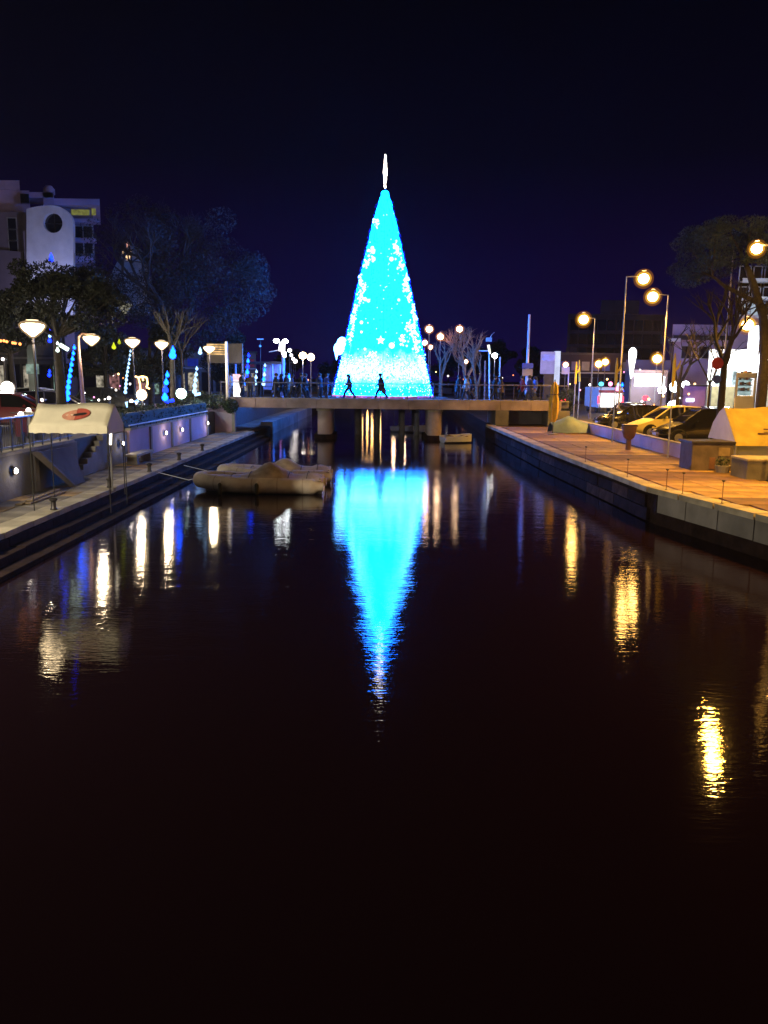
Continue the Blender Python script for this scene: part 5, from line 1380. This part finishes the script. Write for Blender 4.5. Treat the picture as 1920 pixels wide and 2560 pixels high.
def leafy(name, label, loc, c, r, nb, br, dens, size, seed, m, trunk_r=.22, group=None, tag_cat='tree'):
    rnd = random.Random(seed); t = thing(name, label, tag_cat, loc, 0, group)
    q = MB(); q.path([(0, 0, -.05), (.05, 0, c[2] * .35), (c[0] * .4, c[1] * .4, c[2] * .75), (c[0], c[1], c[2] + r[2] * .3)], [trunk_r, trunk_r * .85, trunk_r * .7, trunk_r * .3], 9)
    q.build('trunk', M_bark, t, True)
    cl = blob_crown(rnd, c, r, nb, br)
    l_ = MB()
    for (cc, rr) in cl[::2]: l_.tube((c[0] * .4, c[1] * .4, c[2] * .72), cc, trunk_r * .35, .02, n=5)
    l_.build('limbs', M_bark, t)
    leaf_mass(cl, dens, size, seed, 'crown', m, t)
    return t
# round dark tree at the left
p = at(125, 745, 34)
leafy('round_tree', 'big round dark evergreen tree at the left below the round-window wall', (p.x + .2, 34, UZ), (0, 0, p.z - UZ - .1), (2.55, 2.2, 1.55), 44, .62, 420, .085, 21, M_leaf, .24)
p = at(20, 800, 38)
leafy('round_tree', 'dark bushy tree low at the left edge behind the first bowl lamp', (p.x, 38, UZ), (0, 0, p.z - UZ - .4), (1.8, 1.6, 1.5), 24, .55, 380, .085, 22, M_leaf, .18)
p = at(262, 880, 55)
leafy('round_tree', 'dark tree with drooping crown behind the shallow bowl lamp', (p.x, 55, UZ), (0, 0, 3.6), (2.4, 2.0, 2.2), 26, .8, 380, .12, 23, M_leaf, .25)
p = at(375, 900, 58)
leafy('round_tree', 'dark tree behind the gold arch and fat azure cone', (p.x, 58, UZ), (0, 0, 3.9), (2.6, 2.0, 2.6), 28, .85, 380, .12, 24, M_leaf, .25)
# large hazy tree: branches + sparse fine leaves
p = at(440, 900, 66)
t, tips = bare_tree('tall_tree', 'huge hazy grey tree tinted violet behind the left bowl lamps', (p.x, 66, UZ), 15.0, .45, 31, 6, M_twig, spread=.62)
rnd = random.Random(8)
cl = []
for k in range(70):
    px = rnd.gauss(440, 105); py = rnd.gauss(715, 90)
    if ((px - 450) / 215) ** 2 + ((py - 715) / 205) ** 2 > 1: continue
    Y = 66 + rnd.uniform(-4, 5); q = at(px, py, Y) - Vector((p.x, 66, UZ)); cl.append((tuple(q), (1.35, 1.3, 1.1)))
for (px, py) in ((640, 700), (655, 730), (620, 680), (600, 650), (560, 620), (520, 600), (470, 570), (400, 540), (350, 520), (300, 540), (610, 780), (590, 740), (560, 800), (500, 840), (240, 580), (230, 640), (640, 760)):
    q = at(px, py, 66) - Vector((p.x, 66, UZ)); cl.append((tuple(q), (1.3, 1.3, 1.1)))
leaf_mass(cl, 420, .10, 33, 'leaves', M_leaf2, t)
p = at(560, 880, 72)
leafy('round_tree', 'faint dark tree right of the huge hazy tree by the panel sign', (p.x, 72, UZ), (0, 0, 4.2), (2.2, 2, 2.4), 22, .9, 300, .13, 25, M_leaf, .22)
# trunks between the left strings
for i, (px, Y, lab) in enumerate([(432, 50, 'thick bare brown trunk behind the fat azure cone'), (143, 42, 'brown trunk below the comet light'), (456, 54, 'thin pale trunk right of the fat azure cone')]):
    q = at(px, 950, Y); bare_tree('slender_tree', lab, (q.x, Y, UZ), 5.4, [.2, .16, .09][i], 50 + i, 3, M_bark, 'slender trees on the left bank', spread=.35, trunk=.7)
# bare trees right of the lit tree
def fit_bare(px, pyt, Y, base, lab, r, seed, m=M_bark, depth=4, spread=.4, trunk=.3, grp='bare trees beyond the footbridge'):
    q = at(px, pyt, Y); return bare_tree('bare_tree', lab, (q.x, Y, base), q.z - base, r, seed, depth, m, grp, spread=spread, trunk=trunk)
RB = mat('warm_bark', (.32, .17, .10), .85, var=.3, scale=5, bump=.6)
fit_bare(1105, 850, 78, 1.5, 'slender forked bare tree just right of the lit tree', .18, 61, RB, 3, .35, .45)
fit_bare(1168, 815, 80, 1.5, 'reddish bare tree with raised branches under the lone globe lamp', .3, 62, RB, 5, .33)
fit_bare(1195, 850, 76, 1.5, 'second reddish bare tree left of the traffic mast', .22, 63, RB, 4, .33)
# bare trees on the right street
RG = 'bare trees on the right street'
fit_bare(1708, 815, 52, SZ, 'bare tree with curved forked limbs before the pale stepped building', .19, 71, M_bark, 4, .55, .42, RG)
fit_bare(1790, 770, 44, SZ, 'slim bare tree left of the dark thick trunk', .08, 74, M_bark, 3, .4, .4, RG)
q = at(1815, 790, 33)
t, tips = bare_tree('bare_tree', 'dark thick bare trunk carrying a small round sign before the bright storefront', (q.x + .1, 33, SZ), 5.4, .17, 72, 4, M_bark, RG, spread=.3, trunk=.66)
MB().lathe([(.24, -.02), (.25, 0), (.24, .02)], (-.35, -.15, 4.3 - .65), 18, 'Y').build('round_sign', M_redsign, t)
MB().lathe([(.17, -.02), (.18, 0), (.17, .02)], (-.32, -.15, 3.0), 18, 'Y').build('blue_round_sign', M_bluepaint, t)
# pine
PY_ = 39
def pr_(px, py, Y=PY_): return at(px, py, Y)
pb_ = Vector((at(1912, 900, PY_).x, PY_, SZ))
PN = thing('pine_tree', 'grey-green umbrella pine reaching into the picture at the upper right', 'tree', pb_)
f_ = lambda px, py, Y=PY_: at(px, py, Y) - pb_
q = MB(); q.path([(0, 0, 0), f_(1912, 900), f_(1908, 790), f_(1880, 700), f_(1862, 655)], [.26, .24, .2, .17, .1], 10)
q.path([f_(1908, 765), f_(1850, 735), f_(1810, 715), f_(1780, 690), f_(1755, 680)], [.12, .11, .09, .06, .03], 8)
q.path([f_(1908, 790), f_(1935, 730), f_(1950, 650)], [.15, .12, .08], 8)
q.build('trunk', M_bark, PN, True)
l_ = MB(); cl = []
rnd = random.Random(5)
for (px, py) in [(1715, 610), (1728, 640), (1705, 675), (1722, 700), (1745, 690), (1760, 665), (1780, 655), (1800, 640), (1765, 625), (1750, 600), (1735, 585), (1790, 600), (1815, 615), (1830, 650), (1850, 610), (1870, 590), (1890, 640), (1905, 605), (1925, 640), (1940, 600), (1805, 675), (1770, 585), (1835, 580), (1880, 560), (1915, 565), (1815, 560), (1790, 570), (1945, 660)]:
    Y = PY_ + rnd.uniform(-1.2, 2.2); c_ = f_(px, py, Y); cl.append((tuple(c_), (.76, .8, .42)))
    l_.tube(f_(1862, 655) if px > 1800 else f_(1780, 690), c_, .04, .015, n=5)
l_.build('limbs', M_bark, PN)
leaf_mass(cl, 620, .07, 44, 'crown', M_leafpine, PN, flat=.25)
# dim trees on the skyline
SK = 'dim trees along the far skyline'
for i, (px, Y, h_, w, lab) in enumerate([(1250, 170, 11, 6, 'dim far tree behind the traffic mast'), (1330, 150, 9, 6, 'dim far tree behind the tall thin mast'), (1200, 190, 12, 7, 'dim far tree behind the bare reddish trees'),
        (1395, 110, 7, 4, 'dim far tree behind the lilac totem'), (840, 190, 8, 7, 'dim far tree just left of the lit tree'), (720, 170, 9, 7, 'dim far tree behind the floodlight mast'), (1120, 200, 9, 7, 'dim far tree behind the globe lamps'), (1460, 120, 10, 5, 'dim far tree below the lone orange street lamp')]):
    q = at(px, 950, Y)
    leafy('far_tree', lab, (q.x, Y, 1.4), (0, 0, h_ * .6), (w * .6, w * .5, h_ * .32), 14, w * .25, 170, .38, 80 + i, M_leaf, .3, SK)
# shrubs near the right bridge end
for i, (px, Y, lab) in enumerate([(1395, 57, 'dark shrub behind the furled parasol'), (1350, 60, 'dark shrub at the foot of the lilac totem'), (1425, 62, 'greyish shrub below the small totem board')]):
    q = at(px, 990, Y)
    t = thing('shrub', lab, 'shrub', (q.x, Y, SZ), 0, 'shrubs at the right bridge end')
    MB().tube((0, 0, 0), (0, 0, .8), .06, .03).build('stem', M_bark, t)
    leaf_mass(blob_crown(random.Random(i), (0, 0, 1.2), (1.0, .8, 1.0), 9, .5), 180, .09, 90 + i, 'foliage', M_hedge if i < 2 else M_leafpine, t)

# ================================================================ BUILDINGS
def windows(par, x0, x1, z0, z1, nx, nz, y, w, h, lit, m_frame=M_pole, seed=1):
    rnd = random.Random(seed)
    for i in range(nx):
        for j in range(nz):
            cx_ = x0 + (x1 - x0) * (i + .5) / nx; cz_ = z0 + (z1 - z0) * (j + .5) / nz
            fr = MB(); 
            for s_ in (-1, 1):
                fr.box((cx_ + s_ * (w / 2 + .04), y - .04, cz_), (.08, .10, h + .16)); fr.box((cx_, y - .04, cz_ + s_ * (h / 2 + .04)), (w, .10, .08))
            f = fr.build('window', m_frame, par)
            g_ = M_glass
            if rnd.random() < lit[0]: g_ = rnd.choice(lit[1])
            MB().box((cx_, y - .01, cz_), (w, .04, h)).build('pane', g_, f)
# tower at the left edge
TYb = 80
g0 = Vector((0, TYb, UZ))
def bl(px, py, Y): v = at(px, py, Y); return v
TA = thing('tower_block', 'violet-grey stepped tower block at the far upper left edge', 'building', (bl(0, 900, TYb).x, TYb, UZ))
o0 = TA.location.copy(); X_ = lambda px, Y=TYb: bl(px, 900, Y).x - o0.x + (0); Z_ = lambda px, py, Y=TYb: bl(px, py, Y).z - UZ
MB().spanr(o0, (-12, 0, 0), (bl(64, 500, TYb).x - o0.x, 10, Z_(30, 530))).build('wall', M_pink, TA)
MB().spanr(o0, (-12, 1, Z_(30, 530)), (bl(62, 460, TYb).x - o0.x - .05, 8, Z_(30, 470))).build('upper_storey', M_render, TA)
MB().spanr(o0, (-12, 0.6, Z_(20, 470)), (bl(42, 460, TYb).x - o0.x, 6, Z_(20, 447))).build('parapet_block', M_render, TA)
MB().spanr(o0, (bl(44, 460, TYb).x - o0.x, .4, Z_(54, 505)), (bl(66, 460, TYb).x - o0.x, 5, Z_(54, 482))).build('roof_hut', M_glass, TA)
MB().spanr(o0, (bl(46, 460, TYb).x - o0.x, 2, Z_(54, 482)), (bl(110, 460, TYb).x - o0.x, 5, Z_(54, 468))).build('roof_block', M_render, TA)
MB().spanr(o0, (bl(84, 460, TYb).x - o0.x, 2, Z_(100, 513)), (bl(112, 460, TYb).x - o0.x, 5, Z_(100, 468) )).build('stair_head', M_render, TA)
MB().lathe([(.55, 0), (.55, .5), (.3, .8)], (bl(90, 460, TYb).x - o0.x, 3, Z_(90, 468)), 12).build('water_tank', M_render, TA, True)
MB().prism([Vector((-12, -.6, Z_(10, 600))), Vector((bl(64, 640, TYb).x - o0.x, -.6, Z_(64, 632))), Vector((bl(64, 640, TYb).x - o0.x, -.6, 0)), Vector((-12, -.6, 0))], (0, .5, 0)).build('lower_wing', M_pink, TA)
windows(TA, -10, bl(60, 500, TYb).x - o0.x - .2, Z_(30, 630), Z_(30, 545), 6, 3, 0, .8, 1.0, (.0, [G_goldwin]), M_pole, 3)
# wall with the round window
RBd = thing('round_window_building', 'pale wall with a rounded corner and a large dark circular window, upper left', 'building', (bl(125, 900, 77).x, 77, UZ))
o0 = RBd.location.copy(); f_ = lambda px, py, Y=77: at(px, py, Y) - o0
L0, T0 = f_(66, 516), f_(182, 560)
outline = [f_(66, 820), f_(66, 522)] + [f_(66 + (115 - 66) * k / 4, 522 - 8 * math.sin(k / 4 * PI / 2)) for k in range(1, 5)]
outline += [f_(128 + 55 * math.sin(a), 562 - 49 * math.cos(a)) for a in [PI / 2 * k / 7 for k in range(0, 8)]] + [f_(183, 820)]
cc = f_(132, 557); RR = abs(f_(156, 557).x - cc.x)
# wall as a ring between the outline and the hole
outl = [Vector((v.x, 0, v.z)) for v in outline]
K = 48; hole = [Vector((cc.x + RR * math.cos(2 * PI * k / K), 0, cc.z + RR * math.sin(2 * PI * k / K))) for k in range(K)]
def onoutline(a):
    d = Vector((math.cos(a), 0, math.sin(a))); best = None
    for i in range(len(outl)):
        p_, q_ = outl[i], outl[(i + 1) % len(outl)]
        e = q_ - p_; w_ = p_ - Vector((cc.x, 0, cc.z)); den = d.x * e.z - d.z * e.x
        if abs(den) < 1e-9: continue
        t_ = (w_.x * e.z - w_.z * e.x) / den; u_ = (w_.x * d.z - w_.z * d.x) / den
        if t_ > 0 and -1e-6 <= u_ <= 1 + 1e-6 and (best is None or t_ < best): best = t_
    return Vector((cc.x, 0, cc.z)) + d * (best or RR)
angs = sorted([2 * PI * k / K for k in range(K)] + [math.atan2(v.z - cc.z, v.x - cc.x) % (2 * PI) for v in outl])
oo = [onoutline(a) for a in angs]; hh_ = [Vector((cc.x + RR * math.cos(a), 0, cc.z + RR * math.sin(a))) for a in angs]
n = len(angs); D_ = Vector((0, .5, 0))
w_ = MB().add(oo + hh_ + [v + D_ for v in oo] + [v + D_ for v in hh_], [(i, (i + 1) % n, n + (i + 1) % n, n + i) for i in range(n)] + [(2 * n + i, 3 * n + i, 3 * n + (i + 1) % n, 2 * n + (i + 1) % n) for i in range(n)] + [(i, 2 * n + i, 2 * n + (i + 1) % n, (i + 1) % n) for i in range(n)] + [(n + i, n + (i + 1) % n, 3 * n + (i + 1) % n, 3 * n + i) for i in range(n)])
w_.build('wall', M_white, RBd)
MB().lathe([(RR * 1.02, 0), (RR * .02, .01)], (cc.x, .46, cc.z), 32, 'Y').build('round_window', M_glass, RBd)
for a in (0, PI / 2): MB().box((cc.x, .40, cc.z), (2 * RR, .06, .08), Matrix.Rotation(a, 3, 'Y')).build('glazing_bar', M_steel, RBd)
MB().spanr(o0, (f_(66, 800).x, .5, 0), (f_(180, 800).x, 9, f_(100, 575).z)).build('rear_block', M_pink, RBd)
# block with flat roof and lime window
LB_ = thing('flat_roof_block', 'dim violet block with flat roof and one lime-lit window behind the round-window wall', 'building', (bl(190, 900, 84).x, 84, UZ))
o0 = LB_.location.copy(); f_ = lambda px, py, Y=84: at(px, py, Y) - o0
MB().spanr(o0, (f_(110, 520).x, 0, 0), (f_(232, 520).x, 9, f_(190, 521).z)).build('wall', M_pink, LB_)
MB().spanr(o0, (f_(118, 510).x, -1.0, f_(190, 518).z), (f_(258, 510).x, 9.5, f_(190, 502).z)).build('roof_slab', M_render, LB_)
MB().spanr(o0, (f_(178, 524).x, -.05, f_(200, 538).z), (f_(224, 524).x, .03, f_(200, 524).z)).build('lit_window', G_limewin, LB_)
MB().spanr(o0, (f_(229, 524).x, -.05, f_(200, 538).z), (f_(240, 524).x, .03, f_(200, 521).z)).build('lit_window', G_limewin, LB_)
for (a, c_, zt_, zb_) in ((180, 260, 552, 560), (180, 250, 600, 608), (180, 240, 645, 660)):
    MB().spanr(o0, (f_(a, 560).x, -1.2, f_(200, zb_).z), (f_(c_, 560).x, 0, f_(200, zt_).z)).build('balcony', M_render, LB_)
windows(LB_, f_(184, 560).x, f_(230, 560).x, f_(200, 640).z, f_(200, 560).z, 2, 2, 0, .9, 1.1, (0, [G_goldwin]), M_pole, 4)
# gable house glimpsed between the trees
GH = thing('gable_house', 'house with a gold-lit attic glimpsed through the branches left of the huge tree', 'building', (bl(315, 900, 88).x, 88, UZ))
o0 = GH.location.copy(); f_ = lambda px, py, Y=88: at(px, py, Y) - o0
MB().prism([f_(270, 780), f_(345, 780), f_(345, 690), f_(330, 640), f_(318, 605), f_(300, 640), f_(270, 700)], (0, 5, 0)).build('wall', M_conc, GH)
MB().prism([f_(306, 628), f_(328, 628), f_(324, 648), f_(318, 650), f_(310, 640)], (0, -.1, 0)).build('lit_attic_window', glow('attic_gold', (1, .62, .3), 1.6, .6, 5), GH)
MB().ball(f_(318, 612), .3, 8).build('lit_lantern', glow('attic_red', (.9, .4, .3), .8), GH)
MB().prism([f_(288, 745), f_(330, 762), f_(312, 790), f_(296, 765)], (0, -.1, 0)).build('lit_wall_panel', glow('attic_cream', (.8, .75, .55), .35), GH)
# low shops on the left
def shops(name, label, px0, px1, Y, h, n, gl, seed, base=UZ, wallm=M_conc2):
    t = thing(name, label, 'building', (bl((px0 + px1) / 2, 900, Y).x, Y, base)); o0 = t.location.copy()
    xa = bl(px0, 900, Y).x - o0.x; xb = bl(px1, 900, Y).x - o0.x; rnd = random.Random(seed)
    MB().spanr(o0, (xa, 0, 0), (xb, 7, h)).build('wall', wallm, t)
    MB().spanr(o0, (xa - .2, -.9, h * .62), (xb + .2, 0, h * .62 + .15)).build('canopy_slab', M_pole, t)
    MB().spanr(o0, (xa - .2, -.1, h), (xb + .2, 7.2, h + .25)).build('roof', M_steel, t)
    for i in range(n):
        a = xa + (xb - xa) * (i + .12) / n; c_ = xa + (xb - xa) * (i + .88) / n
        f = MB().spanr(o0, (a - .06, -.06, .4), (c_ + .06, .0, h * .55)).build('shop_front', M_steel, t)
        MB().spanr(o0, (a, -.09, .5), (c_, -.065, h * .55 - .1)).build('shop_window', rnd.choice(gl), f)
        if rnd.random() < .7: MB().spanr(o0, (a, -.1, h * .68), (c_, -.02, h * .86)).build('shop_board', rnd.choice([M_pink, M_conc, M_redsign, M_bluepaint]), t)
    return t
d1 = glow('dim_shop_cream', (1, .88, .66), .28, .9, 2.5); d2 = glow('dim_shop_green', (.55, .85, .7), .22, .9, 2.5); d3 = glow('dim_shop_rose', (1, .45, .45), .2, .9, 2.5)
shops('shop_row', 'row of dim shops behind the trees on the far left bank', -60, 165, 62, 5.5, 6, [d1, d2, d1, M_glass], 3)
shops('shop_row', 'low lit shops behind the gold arch on the left bank', 235, 400, 76, 4.6, 5, [d3, M_glass, d1, d2], 5)
shops('shop_row', 'low dark buildings behind the panel sign and left bridge end', 430, 640, 95, 5.0, 6, [d1, M_glass, M_glass, d3], 6)
# light facade column behind first lamp
t = thing('facade_column', 'pale green-lit column of a facade right of the first bowl lamp pole', 'column', (bl(82, 900, 44).x, 44, UZ))
o0 = t.location.copy()
MB().spanr(o0, (at(68, 900, 44).x - o0.x, 0, 0), (at(92, 900, 44).x - o0.x, .6, at(80, 862, 44).z - UZ)).build('shaft', M_conc, t)
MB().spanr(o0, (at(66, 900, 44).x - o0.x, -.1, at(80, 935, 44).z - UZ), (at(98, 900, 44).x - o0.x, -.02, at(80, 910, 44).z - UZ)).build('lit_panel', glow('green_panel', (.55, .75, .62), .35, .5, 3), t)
lamp(t, (.4, -1.2, 2.6), 25, (.7, 1, .85), .1)

# right bank buildings
B1 = thing('dim_block', 'large dim brownish apartment block behind the orange street lamps', 'building', (bl(1510, 900, 115).x, 115, SZ)); o0 = B1.location.copy(); f_ = lambda px, py, Y=115: at(px, py, Y) - o0
MB().spanr(o0, (f_(1420, 800).x, 0, 0), (f_(1660, 800).x, 12, f_(1500, 785).z)).build('wall', M_brick, B1)
MB().spanr(o0, (f_(1495, 800).x, -1, f_(1500, 785).z), (f_(1590, 800).x, 10, f_(1500, 752).z)).build('upper_storey', M_brick, B1)
windows(B1, f_(1425, 800).x, f_(1655, 800).x, f_(1500, 900).z, f_(1500, 795).z, 10, 3, 0, 1.2, 1.5, (.0, [G_goldwin]), M_brick, 7)
B2 = thing('stepped_building', 'pale mauve stepped building with a dark roof band behind the bare tree', 'building', (bl(1760, 900, 82).x, 82, SZ)); o0 = B2.location.copy(); f_ = lambda px, py, Y=82: at(px, py, Y) - o0
MB().spanr(o0, (f_(1690, 800).x, 0, 0), (f_(1850, 800).x, 12, f_(1750, 850).z)).build('wall', M_render, B2)
MB().spanr(o0, (f_(1692, 800).x, 1, f_(1750, 838).z), (f_(1845, 800).x, 10, f_(1750, 810).z)).build('upper_storey', M_render, B2)
MB().spanr(o0, (f_(1690, 800).x, .4, f_(1750, 849.9).z), (f_(1850, 800).x, 11, f_(1750, 838).z)).build('roof_band', M_steel, B2)
MB().spanr(o0, (f_(1672, 800).x, -.4, f_(1750, 855).z), (f_(1702, 800).x, 0.4, f_(1750, 847).z)).build('ledge', M_white, B2)
MB().spanr(o0, (f_(1575, 800).x, .5, 0), (f_(1690, 800).x, 11, f_(1650, 900).z)).build('side_wing', M_pink, B2)
MB().spanr(o0, (f_(1836, 860).x, -.08, f_(1750, 892).z), (f_(1853, 800).x, 0, f_(1750, 852).z)).build('window', M_glass, B2)
windows(B2, f_(1700, 800).x, f_(1830, 800).x, f_(1750, 900).z, f_(1750, 862).z, 3, 1, 0, 1.0, 1.2, (0, []), M_pole, 9)
B3 = thing('shop_building', 'right bank shop with a blazing white sign band left of the bare tree', 'building', (bl(1620, 900, 74).x, 76, SZ)); o0 = B3.location.copy(); f_ = lambda px, py, Y=76: at(px, py, Y) - o0
MB().spanr(o0, (f_(1578, 900).x, 0, 0), (f_(1672, 900).x, 6, f_(1620, 925).z)).build('wall', M_pink, B3)
for i in range(6):
    a = 1585 + i * 13
    MB().spanr(o0, (f_(a, 950).x, -.12, f_(1620, 966).z), (f_(a + 11.5, 950).x, -.02, f_(1620, 941).z)).build('lit_window', G_shop if i % 3 else G_shop2, B3)
MB().spanr(o0, (f_(1580, 950).x, -.3, f_(1620, 940).z), (f_(1655, 950).x, -.02, f_(1620, 934).z)).build('sign_band', G_shop, B3)
lamp(B3, (0, -2.5, 2.2), 500, (1, .97, .9), .3)
B4 = thing('bright_storefront', 'blazing white storefront with a tall lit column at the right edge', 'building', (bl(1850, 900, 56).x, 58, SZ)); o0 = B4.location.copy(); f_ = lambda px, py, Y=58: at(px, py, Y) - o0
MB().spanr(o0, (f_(1772, 900).x, .0, 0), (f_(2050, 900).x, 8, f_(1850, 895).z + .6)).build('wall', M_white, B4)
G_st = glow('storefront_white', (.96, 1, 1), 5.0)
MB().spanr(o0, (f_(1766, 900).x, -.5, f_(1850, 925).z), (f_(2050, 900).x, -.02, f_(1850, 897).z)).build('sign_band', G_st, B4)
MB().spanr(o0, (f_(1856, 900).x, -.65, f_(1870, 928).z), (f_(1896, 900).x, -.52, f_(1870, 815).z)).build('lit_column', G_st, B4)
for i, (a, c_) in enumerate(((1768, 1786), (1788, 1806), (1808, 1826), (1828, 1838))):
    MB().spanr(o0, (f_(a, 950).x, -.1, f_(1800, 962).z), (f_(c_, 950).x, -.02, f_(1800, 927).z)).build('shop_window', G_shop if i in (0,) else glow('storefront_glass', (.75, .95, .97), 1.5, .8, 1.3), B4)
MB().spanr(o0, (f_(1766, 950).x, -.4, 0), (f_(1845, 950).x, -.1, f_(1800, 966).z)).build('stall_wall', mat('olive_wall', (.30, .26, .14), .85), B4)
for (a, z0, z1) in ((1770, 963, 1005), (1830, 930, 1005)): MB().spanr(o0, (f_(a, 950).x, -.6, 0), (f_(a + 3, 950).x, -.5, f_(1800, z0).z)).build('mullion', M_steel, B4)
lamp(B4, (-1, -3.5, 3.6), 1400, (.95, 1, 1), .4)
# white lattice building upper right
B5 = thing('upper_right_building', 'white-lit facade with balconies glimpsed behind the pine at the upper right', 'building', (bl(1880, 900, 66).x, 68, SZ)); o0 = B5.location.copy(); f_ = lambda px, py, Y=68: at(px, py, Y) - o0
MB().spanr(o0, (f_(1838, 800).x, 0, 0), (f_(2050, 800).x, 8, f_(1880, 668).z)).build('wall', M_render, B5)
for k, pyk in enumerate((700, 745, 790)):
    MB().spanr(o0, (f_(1832, 800).x, -1.2, f_(1880, pyk + 8).z), (f_(2050, 800).x, 0, f_(1880, pyk).z)).build('balcony', M_white, B5)
windows(B5, f_(1842, 800).x, f_(1925, 800).x, f_(1880, 790).z, f_(1880, 672).z, 3, 3, 0, 1.1, 1.6, (.35, [glow('cool_room', (.7, .85, 1), .5)]), M_pole, 12)
lamp(B5, (1, -3, 9.5), 60, (.8, .9, 1), .3)
# kiosk white
KI = thing('white_kiosk', 'white kiosk with a wide serving window under the bright storefront sign', 'kiosk', (bl(1865, 900, 46).x, 46, SZ)); o0 = KI.location.copy(); f_ = lambda px, py, Y=46: at(px, py, Y) - o0
xa, xb = f_(1838, 980).x, f_(1888, 980).x; zt_ = f_(1865, 932).z
MB().spanr(o0, (xa, 0, 0), (xb, 2, f_(1865, 990).z)).build('counter_front', M_white, KI, bevel=.03)
MB().spanr(o0, (xa, 0, f_(1865, 945).z), (xb, 2, zt_)).build('roof', M_white, KI, bevel=.03)
for x in (xa, xb - .12): MB().spanr(o0, (x, 0, f_(1865, 990).z), (x + .12, 2, f_(1865, 945).z)).build('corner_post', M_white, KI)
MB().spanr(o0, (xa + .13, .3, f_(1865, 989).z), (xb - .13, .35, f_(1865, 946).z)).build('serving_window', G_shop3, KI)
for k in range(4):
    zk = f_(1865, 989).z + .25 + k * .32
    MB().spanr(o0, (xa + .13, .12, zk), (xb - .13, .28, zk + .04)).build('shelf', M_steel, KI)
    for j in range(5): MB().box((xa + .3 + j * (xb - xa - .5) / 5 + (k % 2) * .05, .18, zk + .12), (.10, .08, .10 + .05 * ((j + k) % 3))).build('goods', [M_canvas, M_redpale, M_conc, M_brown][(j + k) % 4], KI)
KP = thing('purple_kiosk', 'violet-lit square kiosk with hanging lights beside the upper white globe', 'kiosk', (bl(1735, 900, 54).x, 54, SZ)); o0 = KP.location.copy(); f_ = lambda px, py, Y=54: at(px, py, Y) - o0
MB().spanr(o0, (f_(1708, 980).x, 0, 0), (f_(1764, 980).x, 2.2, f_(1735, 966).z)).build('wall', mat('violet_wall', (.30, .20, .46), .8, var=.1), KP)
MB().spanr(o0, (f_(1716, 980).x, -.06, f_(1725, 1004).z), (f_(1736, 980).x, -.01, f_(1725, 996).z)).build('lit_sign', G_shop, KP)
MB().spanr(o0, (f_(1704, 980).x, -.3, f_(1735, 966).z), (f_(1768, 980).x, 2.4, f_(1735, 962).z)).build('roof', M_steel, KP)
lamp(KP, (0, -1.8, 2.4), 60, (.65, .45, 1), .2)
shops('shop_row', 'dark low building with small lights between the far orange lamps', 1400, 1580, 98, 6.0, 7, [M_glass, M_glass, d3, M_glass], 8, SZ, M_brick)


t = thing('added_wall_wash', 'added unseen pole light brightening the pale round-window wall', 'floodlight', (RBd.location.x + 1.5, 71.5, UZ))  # lamp added out of sight to brighten the round-window wall
MB().tube((0, 0, 0), (0, 0, 9.0), .07).build('pole', M_steel, t)
MB().box((0, 0, 9.1), (.4, .3, .25)).build('housing', M_steel, t)
lamp(t, (0, 0.6, 9.6), 750, (.48, .50, 1.0), .15)
# ================================================================ HAZE
if HAZE > 0:
    hz = MB().span((-80, -12, -2.5), (60, 160, 27)).build('haze', bpy.data.materials.new('night_haze'))
    mh = hz.data.materials[0]; mh.use_nodes = True; nt = mh.node_tree; nt.nodes.clear()
    o_ = nt.nodes.new('ShaderNodeOutputMaterial'); v_ = nt.nodes.new('ShaderNodeVolumePrincipled')
    v_.inputs['Color'].default_value = (.9, .9, .92, 1); v_.inputs['Density'].default_value = HAZE; v_.inputs['Anisotropy'].default_value = 0.3
    nt.links.new(v_.outputs[0], o_.inputs['Volume']); hz['kind'] = 'stuff'
